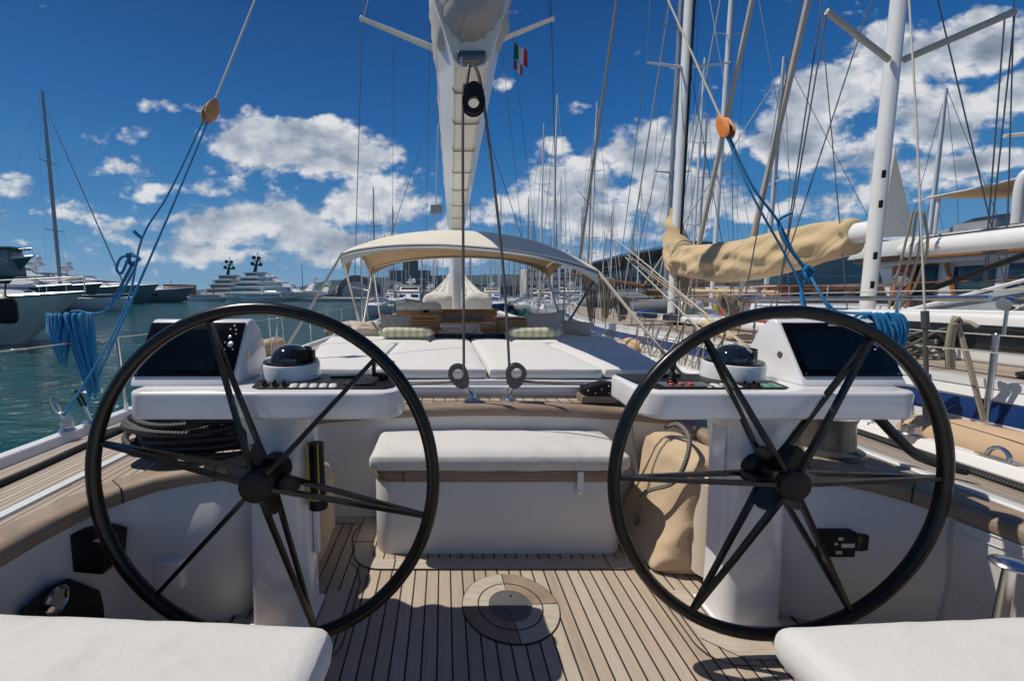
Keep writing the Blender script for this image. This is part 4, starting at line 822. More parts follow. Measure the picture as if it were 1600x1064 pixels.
for s in (1, -1):
    u = .5+.5*s; foot = V((s*1.63, 6.9, .90)); e0 = rail_(u, 0)-V((0, 0, .03)); e1 = rail_(u, 1)-V((0, 0, .03)); mid = can(u, .5)-V((0, 0, .03))
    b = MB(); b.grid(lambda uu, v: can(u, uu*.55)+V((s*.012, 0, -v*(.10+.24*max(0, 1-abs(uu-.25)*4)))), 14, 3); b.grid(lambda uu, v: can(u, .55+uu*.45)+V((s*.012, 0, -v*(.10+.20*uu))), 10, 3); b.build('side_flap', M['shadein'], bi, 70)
    for p, m in ((e0, 'steel' if s < 0 else 'wire'), (e1, 'steel'), (mid, 'steel')):
        b = MB(); b.tube([p, foot+V((0, (p.y-6.9)*.06, 0))], .0165, 8); b.build('leg', M[m], bi)
    b = MB(); b.tube([e0.lerp(foot, .35), e1.lerp(foot, .42)], .011, 6); b.build('brace', M['steel'], bi)
    b = MB(); b.tube([e0+V((0, 0, .02)), e0.lerp(V((s*1.95, 3.9, .62)), .55), V((s*1.95, 3.9, .62))], .018, 6, flat=.3); b.build('tie_strap', M['wirepale'], bi)
    b = MB(); b.tube([e1, V((s*1.7, 9.3, .9))], .016, 6); b.build('leg', M['steel'], bi)

# ------------------------------------------------------------------ backstay tackles, blue ropes, deck gear
HO = V((0, 11.2, 19))
def tackle(s, base, blk, up_px, label, side):
    base = V(base); blk = V(blk)
    t = thing('backstay_block', label, 'block', blk, 'running backstay blocks'); ax = (V((.80, -.60, 0)) if s < 0 else V((-.93, -.25, .2))).normalized()
    d = (V(up_px)-blk).normalized(); sd_ = d.cross(ax).normalized(); ax = sd_.cross(d)
    for k in (1, -1):
        b = MB(); pts = []
        for i in range(24):
            a = 2*PI*i/24; pts.append(blk+ax*k*.026+sd_*.052*math.cos(a)*(1-.18*math.sin(a))+d*.125*math.sin(a))
        b.poly(pts, ax*k, .012, .004); b.build('cheek', M['orange' if s > 0 else 'cheektan'], t)
    b = MB(); b.lathe([(0, -.018), (.040, -.018), (.032, 0), (.040, .018), (0, .018)], blk-d*.02, ax, 20); b.build('sheave', M['blackmat'], t)
    b = MB(); b.tube([blk+d*.03-ax*.03, blk+d*.105, blk+d*.03+ax*.03], .012, 6); b.build('shackle', M['blackmat'], t)
    ropething('running_backstay', [blk+d*.10, V(up_px)], .0085, 'wirepale', 'pale wire running up from the %s wooden block' % side, 'stay')
    return blk, d, sd_
pl, dl, sl = tackle(-1, (0, 0, 0), at(329, 174, Y=3.75), at(402, -8, Y=4.6), 'teak cheeked block hanging in the sky at the upper left', 'left')
pr_, dr, sr = tackle(1, (0, 0, 0), at(1133, 199, Y=3.9), at(1040, -8, Y=4.9), 'orange cheeked block hanging in front of the ketch masts', 'right')
bl1 = at(95, 655, X=-3.12); bl2 = at(131, 640, X=-3.12)
kn = at(222, 372, Y=3.45)
ropething('blue_tackle_line', cr([pl-dl*.07-V((.03, 0, 0)), at(265, 300, Y=3.6), kn, at(200, 470, Y=3.3), at(150, 570, Y=3.2), bl1], 5), .0085, 'blue', 'blue rope from the left wooden block down to the snap shackle nearest the coil')
ropething('blue_tackle_line', cr([pl-dl*.09+V((.01, 0, 0)), at(262, 340, Y=3.5), bl2], 5), .0085, 'blue', 'straight blue rope right of the knotted one on the left side')
def knot(c, r, n, rr, seed, m, label):
    rn = random.Random(seed); b = MB(); pts = []
    for i in range(n): a = i*2.1; pts.append(V(c)+V((r*math.cos(a)*(.6+.5*rn.random()), r*.6*math.sin(a*1.3), r*1.1*math.sin(a)*(.6+.5*rn.random()))))
    b.tube(cr(pts, 5), rr, 7); return b
b = knot(at(208, 405, Y=3.42), .055, 11, .010, 3, 'blue', '')
b.tube(cr([at(222, 372, Y=3.43), at(214, 366, Y=3.42), at(209, 361, Y=3.41)], 4), .014, 7)
b.tube(cr([at(210, 400, Y=3.40), at(190, 402, Y=3.40), at(182, 420, Y=3.40), at(190, 427, Y=3.39), at(200, 405, Y=3.38)], 5), .010, 7)
b.tube(cr([at(206, 415, Y=3.40), at(190, 445, Y=3.38), at(172, 480, Y=3.35)], 5), .012, 7); b.tube(cr([at(214, 412, Y=3.40), at(200, 440, Y=3.38), at(183, 470, Y=3.35)], 5), .009, 7)
b.tube(cr([at(172, 478, Y=3.35), at(160, 488, Y=3.36), at(140, 490, Y=3.38), at(125, 486, Y=3.4), at(112, 487, Y=3.42)], 5), .009, 7)
solo('blue_rope_knot', b, M['blue'], 'tangled blue knot high on the left tackle rope', 'knot')
def coil(c, w, h, n, rr, seed, m, label, cat='rope coil', group=None, slant=0, spread=.5, name='rope_coil'):
    rn = random.Random(seed); b = MB(); c = V(c)
    for i in range(n):
        f = (i/(n-1)-.5)*2; x = f*w*.5; hh = h*(.75+.3*rn.random()); yy = .05*rn.random()
        top = c+V((x, yy, .0)); lo = c+V((x*spread+slant*hh+.02*rn.uniform(-1, 1), yy*.5-.03, -hh))
        ww = .020+.012*rn.random()
        pts = [top+V((-ww, .03, -.05)), top+V((0, -.02, .01+.012*rn.random())), top+V((ww, -.055, -.06)), top.lerp(lo, .5)+V((ww*.9, -.06, 0)), lo+V((ww*.6, -.04, .04)), lo+V((0, -.02, 0)), lo+V((-ww*.6, .0, .04)), top.lerp(lo, .5)+V((-ww, .03, 0))]
        b.tube(cr(pts, 5, True), rr, 7, closed=True)
    return solo(name, b, M[m], label, cat, group)
c0 = at(103, 494, Y=3.3); coil(c0+V((-.08, 0, 0)), .16, .36, 9, .0105, 1, 'blue', 'short blue rope coil hanging over the left lifeline', group='blue rope coils', slant=.12)
coil(c0+V((.06, .02, 0)), .20, .60, 9, .0105, 2, 'blue', 'long blue rope coil hanging over the left lifeline beside the short one', group='blue rope coils', slant=.20, spread=.35)
c1 = at(1380, 494, Y=3.2); coil(c1, .28, .40, 13, .0115, 5, 'blue', 'thick blue rope coil hung on the right lifeline above the right display', group='blue rope coils', slant=0, spread=.62)
coil(c1+V((-.03, -.02, -.06)), .10, .62, 4, .0115, 6, 'blue', 'long blue loops hanging below the right coil', group='blue rope coils', spread=.9)
br_ = at(1383, 655, X=3.12)
kr = at(1262, 425, Y=3.55)
ropething('blue_tackle_line', cr([pr_-dr*.07, at(1175, 290, Y=3.7), at(1215, 345, Y=3.65), at(1240, 395, Y=3.6), kr, at(1285, 465, Y=3.4), at(1330, 545, Y=3.3), br_], 5), .0095, 'blue', 'thick blue rope from the right orange block through the knot')
ropething('blue_tackle_line', cr([pr_-dr*.09-V((.02, 0, 0)), at(1170, 295, Y=3.68), at(1225, 395, Y=3.6), at(1250, 445, Y=3.55), at(1262, 490, Y=3.5), at(1290, 560, Y=3.4)], 5), .0085, 'blue', 'thin blue rope left of the knotted one on the right side')
ropething('blue_tackle_line', cr([at(1285, 465, Y=3.4), at(1305, 485, Y=3.35), at(1330, 489, Y=3.3), at(1362, 489, Y=3.25)], 5), .0095, 'blue', 'blue rope end running level from the tackle to the right coil')
b = knot(kr, .05, 9, .014, 5, 'blue', ''); b.tube(cr([kr, at(1252, 455, Y=3.55), at(1256, 480, Y=3.5), at(1268, 500, Y=3.45)], 5), .011, 7); b.tube(cr([at(1216, 345, Y=3.65), at(1222, 340, Y=3.63), at(1236, 333, Y=3.62)], 4), .013, 7); b.tube(cr([kr, at(1225, 375, Y=3.6), at(1217, 348, Y=3.65)], 5), .013, 7); solo('blue_rope_knot', b, M['blue'], 'blue knot on the right tackle rope in front of the tan sail cover', 'knot')
# shackles and springs on the left rail
for p, sp_, lb in ((bl1, True, 'snap shackle on a coiled steel spring at the left rail'), (bl2, False, 'black snap shackle on the left rail, forward of the spring')):
    t = thing('snap_shackle', lb, 'shackle', V((p.x, p.y, .40))); z0 = Zd(3.1)+.095; base = V((-3.08, p.y, z0))
    d = (p-base).normalized()
    b = MB(); b.lathe([(0, 0), (.055, 0), (.050, .010), (.02, .016), (0, .016)], base); b.build('pad_eye', M['steel'], t)
    if sp_:
        b = MB(); b.tube([base+V((.034*math.cos(a*.7), .034*math.sin(a*.7), .012+a*.0022)) for a in range(45)], .006, 6); b.build('spring', M['steel'], t)
    b = MB(); q_ = base+d*.10+V((0, 0, .04)); b.tube(cr([q_+V((-.012, 0, 0)), q_+d*.04+V((-.018, 0, 0)), q_+d*.11+V((-.010, 0, 0)), q_+d*.13, q_+d*.11+V((.010, 0, 0)), q_+d*.04+V((.018, 0, 0)), q_+V((.012, 0, 0))], 4, True), .009, 7, closed=True); b.build('jaw', M['blackmat'] if not sp_ else M['steel'], t)
    b = MB(); b.tube([base+V((0, 0, .01)), q_], .014, 7); b.build('swivel', M['steel'], t)
t = thing('snap_shackle', 'steel spring fitting on the right rail below the tackle', 'shackle', (3.1, 3.15, .4)); b = MB(); zb_ = Zd(3.1)+.095; b.tube([V((3.07+.05*math.cos(a*.7), 3.0+.05*math.sin(a*.7), zb_+.004+a*.0012)) for a in range(45)], .007, 6); b.build('spring', M['steel'], t); b = MB(); b.lathe([(0, 0), (.07, 0), (.06, .01), (0, .012)], (3.07, 3.0, zb_)); b.build('pad_eye', M['steel'], t)
# bow-shaped steel fairlead on the right rail
t = thing('fairlead', 'polished steel loop fitting on the right toe rail near the frame edge', 'fairlead', (3.09, 2.52, zb_)); b = MB(); b.tube([V((3.09, 2.52+.055*math.cos(PI*i/12), zb_+.065*math.sin(PI*i/12))) for i in range(13)], .013, 8); b.build('bow', M['steel'], t); b = MB(); b.rbox(3.06, 3.12, 2.42, 2.62, zb_, zb_+.006, .002); b.build('base_plate', M['steel'], t)
# black jackstay ropes along both side decks
for s, lb in ((-1, 'thick black rope lying along the left side deck'), (1, 'thick black rope lying along the right side deck')):
    b = MB(); pts = [V((s*(2.44+.075*(y-1.2)+.01*math.sin(y*5)), y, Zd(2.44+.075*(y-1.2))+.020)) for y in [-1+.25*i for i in range(22)]]; b.tube(cr(pts, 3), .021, 8); solo('deck_rope', b, M['blackrope'], lb, 'rope', 'black ropes along the side decks')
# winches under the console tables
def winch(c, label, m='grayplate', r=.125, k=1.0, group='cockpit winches'):
    t = thing('winch', label, 'winch', c, group); c = V(c)
    b = MB(); b.lathe([(0, 0), (r*1.25*k, 0), (r*1.25*k, .02), (r*1.08, .03), (r, .035), (r*.94, .16), (r*1.0, .185), (r*1.0, .19), (0, .19)], c, n=36); b.build('drum', M[m], t)
    b = MB(); b.lathe([(r*.7, .19), (r*1.02, .191), (r*1.02, .204), (r*.80, .208), (r*.80, .214), (r*1.0, .218), (r*.98, .232), (r*.5, .245), (0, .246)], c, n=36); b.build('self_tailer', M['steel'], t)
    b = MB(); b.lathe([(0, .246), (.03, .246), (.026, .26), (0, .262)], c); b.build('cap', M['blackmat'], t); return t
winch((1.63, 2.12, Zd(1.6)), 'grey drum winch under the right console table', 'winchmetal', r=.135); winch((-1.42, 2.35, Zd(1.5)), 'winch half buried in the black rope coil under the left console')
b = MB(); rn = random.Random(4)
for i in range(17):
    f = i/16; a0 = rn.random()*6; rx = .30+.06*rn.random()-.05*f; ry = .19+.05*rn.random(); z = Zd(1.5)+.022+f*.17+.02*rn.random(); cx_ = -1.52+.05*rn.uniform(-1, 1); cy_ = 2.12+.04*rn.uniform(-1, 1); tl = rn.uniform(-.12, .12)
    b.tube([V((cx_+rx*math.cos(a0+2*PI*k/30), cy_+ry*math.sin(a0+2*PI*k/30), z+tl*.25*math.cos(a0*2+2*PI*k/30)+.012*math.sin(4*PI*k/30+i))) for k in range(30)], .0165, 7, closed=True)
solo('rope_coil', b, M['blackrope'], 'big heap of coiled black rope on deck under the left console', 'rope coil')
ropething('hanging_rope', cr([(1.62, 1.98, .86), (1.75, 2.05, .85), (1.86, 2.08, .80), (1.93, 2.06, .72), (2.02, 2.02, .62), (2.12, 1.98, .585), (2.19, 1.96, .57)], 6), .023, 'blackrope', 'short black rope hanging from the right console table onto the deck')

# starboard side: mooring rope, tan bag; port side: torch, rolled fender bag
b = MB(); b.soft(.84, 1.08, 1.98, 2.50, .0, .58, .05, .025, .02, .02, 21)
for p in b.v: p.x += .035*abs(noise.noise(V((p.x*3, p.y*5+p.z*4, p.z*2))))**.6; p.y += .05*abs(noise.noise(V((p.x*6+p.z*3, p.y*2, p.z*5))))**.6
for p in b.v: p.x -= .16*abs(1-p.z/.60)**2*(1 if p.x < .95 else .2)-.03; p.x += .06*p.z
solo('canvas_bag', b, M['tanbag'], 'tall tan canvas bag leaning on the cockpit wall behind the right wheel', 'bag', ang=80)
b = MB(); b.tube([(1.02, 1.99, .05), (1.03, 1.985, .30), (1.03, 1.99, .50)], [.10, .105, .095], 16); b.lathe([(.095, .50), (.06, .545), (0, .56)], (1.03, 1.99, 0), n=20); solo('fender', b, M['pillow'], 'pale cylinder fender standing between the tan bag and the right pedestal', 'fender')
ropething('mooring_line', cr([at(984, 655, Y=2.55), at(990, 700, Y=2.5), at(1000, 760, Y=2.45), at(1020, 800, Y=2.4), at(1030, 822, Y=2.36), at(1012, 838, Z=.02), at(990, 832, Z=.02), at(992, 822, Z=.03), at(1015, 820, Z=.03), at(1030, 830, Z=.03), at(1015, 843, Z=.045), at(995, 830, Z=.05), at(1000, 790, Y=2.2), at(1010, 768, Y=2.15), at(1050, 755, Y=2.05), at(1070, 725, Y=2.0), at(1077, 685, Y=2.05), at(1060, 663, Y=2.2), at(1040, 668, Y=2.3)], 6), .011, 'greyrope', 'grey mooring rope dropping from the deck in loops to the floor beside the bench')
ropething('floor_rope', cr([at(1030, 838, Z=.015), at(1060, 855, Z=.015), at(1085, 880, Z=.015), at(1100, 900, Z=.015)], 5), .016, 'greyrope', 'grey rope lying along the foot of the tan bag')
t = thing('flashlight', 'black and yellow torch clipped upright beside the left pedestal', 'torch', (-.775, 1.80, .33)); p0 = at(498, 792, Y=1.68); p1 = at(494, 692, Y=1.68)
b = MB(); b.tube([p0, p0.lerp(p1, .12), p0.lerp(p1, .16), p1], [.038, .038, .030, .030], 16); b.build('body', M['blackmat'], t)
b = MB(); b.tube([p0.lerp(p1, .16), p0.lerp(p1, .22)], .0385, 16); b.build('collar', M['yellow'], t)
b = MB()
for dx in (-.030, .012): b.tube([p0.lerp(p1, .15)+V((dx, -.026, 0)), p1+V((dx, -.024, 0))], .004, 6)
b.build('wire', M['yellow'], t)
b = MB(); b.soft(-1.08, -.925, 1.98, 2.40, .02, .44, .07, .05, .03, .015, 31); solo('rolled_canvas', b, M['tanbag'], 'tan canvas roll standing behind the left pedestal', 'bag', ang=80)
b = MB(); b.rbox(-.86, -.835, 1.72, 1.76, .30, .90, .010); solo('boat_hook_rack', b, M['gel'], 'narrow white upright rack on the inner side of the left pedestal', 'rack')
# fittings on the cockpit walls
t = thing('speaker_box', 'black angular box mounted on the left cockpit wall', 'box', (-1.70, 1.45, .35)); b = MB(); b.poly([V((-1.71, 1.52, .355)), V((-1.60, 1.52, .345)), V((-1.58, 1.52, .47)), V((-1.71, 1.52, .505))], (0, 1, 0), .12, .004); bx_ = b.build('case', M['blackmat'], t); b = MB(); b.rbox(-1.612, -1.596, 1.53, 1.62, .342, .350, .002); b.build('trim', M['key'], bx_)
t = thing('locker_hatch', 'small white hinged hatch on the forward wall behind the left wheel', 'hatch', (-1.42, 1.79, .24)); b = MB(); b.rbox(-1.53, -1.40, 1.675, 1.73, .165, .30, .014); dr_ = b.build('door', M['gel'], t); b = MB(); b.rbox(-1.51, -1.42, 1.668, 1.680, .282, .296, .004); b.build('hinge', M['gel'], dr_)
t = thing('engine_panel', 'black engine control panel low on the left cockpit wall', 'control panel', (-1.73, 1.15, .1)); b = MB(); b.poly([V((-1.738+max(0, y-1.1)*.10, y, z)) for y, z in [(at(a_, b_, X=-1.738).y, at(a_, b_, X=-1.738).z) for a_, b_ in ((30, 990), (143, 985), (141, 955), (132, 922), (88, 903), (60, 915), (18, 955))]], (1, 0, 0), .014, .004); p_ = b.build('plate', M['blackgloss'], t)
b = MB(); b.lathe([(0, 0), (.052, 0), (.050, .012), (.040, .016), (.036, .012), (0, .010)], at(86, 937, X=-1.70), (1, 0, 0), 28); g_ = b.build('gauge', M['steel'], p_)
b = MB(); b.tube(cr([at(60, 950, X=-1.72), at(72, 948, X=-1.69), at(80, 952, X=-1.66)], 4), .010, 8); b.build('lever', M['steel'], p_)
t = thing('breaker_panel', 'black breaker box with pale labels on the wall behind the right wheel', 'control panel', (1.40, 1.8, .3)); b = MB(); b.rbox(1.285, 1.43, 1.69, 1.73, .305, .415, .005); p_ = b.build('case', M['blackmat'], t)
b = MB(); b.rbox(1.43, 1.485, 1.692, 1.73, .33, .40, .006); b.build('socket', M['blackgloss'], p_)
for x0, x1, z0, z1 in ((1.365, 1.42, .35, .368), (1.35, 1.37, .382, .395), (1.345, 1.37, .322, .335), (1.336, 1.348, .36, .372), (1.46, 1.48, .325, .337)): b = MB(); b.rbox(x0, x1, 1.6875, 1.6898, z0, z1, .0005); b.build('sticker', M['keypale'], p_)
# lee cloth on the right wall
b = MB()
def lc(u, v):
    y = .95+.63*u; x = 1.734-.035*max(0, (y-1.40))/.18; zt = Zd(1.74)-.064; z = zt*(1-v)+(.06)*v; return V((x-.012-.006*noise.noise(V((u*6, v*4, 0)))-.004*math.sin(v*9), y, z))
b.grid(lc, 20, 12); b.tube([lc(i/20, 0) for i in range(21)], .005, 5); b.tube([lc(i/20, .07)-V((.004, 0, 0)) for i in range(21)], .0018, 4); b.tube([lc(i/20, .92) for i in range(21)], .005, 5); b.tube([lc(0.02, i/10) for i in range(11)], .004, 5); b.tube([lc(0.98, i/10) for i in range(11)], .004, 5)
solo('lee_cloth', b, M['cushseat'], 'cream canvas cloth fastened along the right cockpit wall', 'cloth', ang=70)
t = thing('mushroom_cleat', 'steel post with a round polished head at the right edge beside the seat cushion', 'post', (1.52, 1.22, .38)); c_ = at(1578, 884, Y=1.22)
b = MB(); b.lathe([(0, 0), (.040, 0), (.046, .006), (.04, .014), (.02, .020), (0, .021)], c_, n=28); b.build('head', M['steel'], t); b = MB(); b.tube([c_, c_+V((.02, .02, -.30))], [.014, .022], 14); b.build('stem', M['steel'], t)

# ------------------------------------------------------------------ stanchions, lifelines, fenders, flags
def stanchion(x, y, top=None, h=.62, lean=0, label='', m='steel'):
    b = MB(); z = Zd(x, y)+.09; p = V((x, y, z)); q_ = V(top) if top else p+V((lean, 0, h))
    b.tube([p, q_], .0135, 8); b.tube([p, p+(q_-p)*.08], .02, 8); b.ball(q_, .015, n=8, m=5); return solo('stanchion', b, M[m], label, 'stanchion', 'stanchions along the rails')
for s in (-1, 1):
    sd = 'left' if s < 0 else 'right'; tops = []
    for i, y in enumerate((3.75, 5.6, 7.4, 9.4, 11.6, 14, 17, 20)):
        w = Wd(y)-.05; stanchion(s*w, y, None, .64, s*.03, ['steel stanchion nearest the camera on the %s rail', 'second steel stanchion from the camera on the %s rail', 'third steel stanchion from the camera on the %s rail', 'fourth steel stanchion from the camera on the %s rail', 'stanchion abreast of the mast on the %s rail', 'stanchion just forward of the mast on the %s rail', 'far foredeck stanchion on the %s rail', 'foremost stanchion on the %s rail'][i] % sd); tops.append(V((s*(w+.03), y, Zd(w, y)+.73)))
    for k, nm in ((0, 'upper'), (.30, 'lower')):
        pts = [V((s*3.05, .2, Zd(3.0)+.73-k))]+[p-V((0, 0, k)) for p in tops]; ropething('lifeline', pts, .0042, 'wirepale' if k == 0 else 'wire', '%s lifeline wire strung along the %s rail' % (nm, sd), 'lifeline', n=5)
    # gate frames
    for gy, nm in ((6.3, 'near'), (7.9, 'far')):
        w = Wd(gy)-.06; z = Zd(w)+.09; b = MB()
        b.tube(cr([(s*w, gy-.25, z), (s*w, gy-.22, z+.58), (s*w, gy-.12, z+.66), (s*w, gy+.0, z+.62), (s*w, gy+.10, z)], 4), .012, 7); b.tube([(s*w, gy-.45, z), (s*w, gy-.22, z+.55)], .010, 6); b.tube([(s*w, gy-.24, z+.28), (s*w, gy+.06, z+.28)], .009, 6)
        solo('gate_frame', b, M['steel'], '%s steel gate frame on the %s rail' % (nm, sd), 'rail frame')
def fender(p, L_, r, rot, label, m='fender'):
    b = MB(); n = 20; secs = []; d = V((math.cos(rot), math.sin(rot), 0)); sd_ = V((-d.y, d.x, 0))
    for i in range(n+1):
        t = i/n; e = max(.06, (1-abs(2*t-1)**4.5)**.5); c = V(p)+d*(t-.5)*L_; secs.append([c+(sd_*math.cos(2*PI*k/20)+V((0, 0, 1))*math.sin(2*PI*k/20))*r*e*(1+.02*noise.noise(V((k, t*6, 0)))) for k in range(20)])
    b.loft(secs); return solo('fender', b, M[m], label, 'fender', 'tan covered fenders', 60)
fender((3.40, 2.78, .34), 1.1, .185, PI/2+.10, 'large tan fender between our right rail and the blue-striped hull')
fender((3.50, 5.1, .33), .8, .17, PI/2, 'tan fender further along our right rail, below the furled lines'); fender((3.58, 8.7, .36), .8, .17, PI/2, 'small tan fender far along our right rail near the canopy leg')
fender((-3.62, 8.2, .42), .9, .17, PI/2, 'tan fender on the left rail seen above the left console'); fender((-3.45, 12, .42), .8, .17, PI/2, 'far tan fender on the left rail by the canopy legs')
fp = at(1540, 655, Y=2.85)
b = MB(); b.tube([at(1540, 658, Y=2.85), at(1557, 525, Y=2.85)], .017, 10); b.ball(at(1557, 524, Y=2.85), .018, n=10, m=6); solo('stanchion', b, M['steel'], 'bare steel stanchion with a round cap above the large tan fender', 'stanchion', 'stanchions along the rails')
b = MB(); b.tube(cr([at(1537, 655, Y=2.84), at(1525, 610, Y=2.86), at(1512, 560, Y=2.9), at(1496, 505, Y=2.95)], 5), .015, 8); b.tube(cr([at(1485, 575, Y=3.0), at(1484, 540, Y=2.98), at(1490, 505, Y=2.95)], 5), .024, 8)
kk = knot(at(1494, 503, Y=2.95), .032, 9, .013, 9, '', ''); o_n = len(b.v); b.v += kk.v; b.f += [[i+o_n for i in f] for f in kk.f]; b.uv += kk.uv; b.sm += kk.sm; b.tube(cr([at(1500, 502, Y=2.94), at(1515, 504, Y=2.9), at(1528, 511, Y=2.86)], 4), .014, 8)
solo('fender_lashing', b, M['beigerope'], 'brown lashing knotted over the lifeline above the large tan fender', 'rope')
b = MB(); b.tube([at(1450, 655, Y=3.05), at(1447, 585, Y=3.05)], .027, 12); b.tube([at(1447, 585, Y=3.05), at(1446, 510, Y=3.05)], .014, 10); b.tube([at(1446, 512, Y=3.05), at(1445, 486, Y=3.05)], .022, 10); bs = solo('turnbuckle', b, M['grayplate'], 'grey stay turnbuckle with a black sleeve rising from the right rail', 'turnbuckle')
ropething('backstay', [at(1445, 488, Y=3.05), at(1432, 190, Y=3.35), at(1420, -10, Y=3.7)], .0065, 'wirepale', 'pale twisted stay rising from the turnbuckle at the right rail', 'stay')
fl = thing('courtesy_flags', 'small green white and red flag above a red and white pennant below the right spreader', 'flag', (1.2, 10.8, 6.0))
def flag(cols, p, w, h, tilt):
    for i, m in enumerate(cols):
        b = MB(); b.grid(lambda u, v: V(p)+V((w*(i+u)/len(cols), .05*math.sin((i+u)*2.6+v), -h*v-tilt*(i+u)/len(cols)+.03*math.sin((i+u)*3))), 4, 4)
        b.build('stripe', M[m], fl)
flag(('flaggreen', 'flagwhite', 'flagred'), at(803, 66, Y=10.8), .34, .36, .22); flag(('flagred', 'flagwhite', 'flagred'), at(803, 92, Y=10.8), .22, .22, .18)
b = MB(); b.tube([at(802, 58, Y=10.8), at(806, 110, Y=10.8), at(838, 380, Y=10.6)], .005, 5); b.build('halyard', M['wire'], fl)

# ------------------------------------------------------------------ other boats: builders in local coordinates (bow towards +Y, waterline at z = 0)
def hull_mesh(L, B, H, rake=.8, flare=.12, stern=.8, sheer=.25, n=22, z0=-.4):
    secs = []
    for i in range(n+1):
        t = i/n; w = B/2*min(1, (stern+(1-stern)*min(1, t*3)))*(1-max(0, (t-.45)/.55)**2.3); w = max(w, .02); yb = -L/2+L*t; zt = H*(1+sheer*(t-.35)**2*2) ; sec = []
        for q_, (k, zf) in enumerate(((1, 1), (1-flare*.15, .75), (1-flare*.8*(1+t), .35), (max(.05, .86-flare*3*t), 0), (.02, None))):
            z = zt*zf if zf is not None else z0
            yy = yb-rake*(1-(z/zt))*max(0, (t-.55)/.45)**1.5*(1 if t > .5 else 0)
            sec.append((w*max(.02, k), yy, z))
        secs.append([V((-x, y, z)) for x, y, z in sec]+[V((x, y, z)) for x, y, z in sec[::-1]])
    return secs
def sheer_w(L, B, H, t, stern=.8, sheer=.25):
    w = B/2*min(1, (stern+(1-stern)*min(1, t*3)))*(1-max(0, (t-.45)/.55)**2.3); return max(w, .02), -L/2+L*t, H*(1+sheer*(t-.35)**2*2)
def put(root, x, y, z=WZ, rz=0): root.location = (x, y, z); root.rotation_euler = (0, 0, R(rz)); return root
def mast_set(root, x, y, z, h, r, nsp=2, sw=.9, m='alu', fore=4.5, aft=5.5, furl=True, lines=True, furl_m='wirepale', lr=.008, foot=None, chain=None):
    """mast with spreaders, shrouds, stays and a rolled headsail"""
    mt = thing_child('mast', root); b = MB(); b.loft([[V((x+r*f*math.cos(2*PI*k/12), y+r*1.4*f*math.sin(2*PI*k/12), z+hh)) for k in range(12)] for hh, f in ((0, 1), (h*.7, 1), (h, .6))]); mo = b.build('mast', M[m], root)
    b = MB(); cx_ = chain if chain else sw*1.35
    hs = [h*(i+1)/(nsp+1) for i in range(nsp)]
    for i, hh in enumerate(hs):
        ww = sw*(1-.22*i/nsp)
        for s in (1, -1):
            s_ = MB(); s_.tube([V((x, y, z+hh)), V((x+s*ww, y-.12, z+hh+.06))], [r*.42, r*.25], 6, flat=.5); s_.build('spreader', M[m], mo)
    if lines:
        for s in (1, -1):
            b = MB(); pts = [V((x+s*cx_, y-.1, (foot if foot is not None else z)))]+[V((x+s*sw*(1-.22*i/max(1, nsp)), y-.12, z+hh+.06)) for i, hh in enumerate(hs)]+[V((x+s*r*.5, y, z+h*.97))]; b.tube(pts, lr, 4, cap=False); b.build('shroud', M['wire'], root)
            if hs: b = MB(); b.tube([V((x+s*cx_*.93, y-.35, (foot if foot is not None else z))), V((x+s*r, y, z+hs[0]))], lr, 4, cap=False); b.build('shroud', M['wire'], root)
        if aft: b = MB(); b.tube([V((x, y, z+h)), V((x, y-aft, z+.1))], lr, 4, cap=False); b.build('backstay', M['wire'], root)
    if fore:
        top = V((x, y, z+h*.95)); bot = V((x, y+fore, z+.15)); b = MB()
        if furl: b.tube([bot, bot.lerp(top, .04), bot.lerp(top, .10), bot.lerp(top, .85), top], [lr, lr*1.2, r*.55, r*.30, lr], 7)
        else: b.tube([bot, top], lr, 4)
        b.build('headsail' if furl else 'forestay', M[furl_m] if furl else M['wire'], root)
    return mo
def thing_child(*a): return None
def boom_set(root, x, y, z, L, r, m, sag_=.12):
    b = MB(); secs = []
    for i in range(13):
        t = i/12; rr = r*(1.25-.75*t)*(1 if 0 < i < 12 else .5); secs.append([V((x+rr*.75*math.cos(2*PI*k/10), y-L*t, z+rr*.5-.1+rr*(1.1 if t < .2 else .9)*math.sin(2*PI*k/10)+.01*math.sin(i*2.3))) for k in range(10)])
    b.loft(secs); b.build('boom_cover', M[m], root, 70)
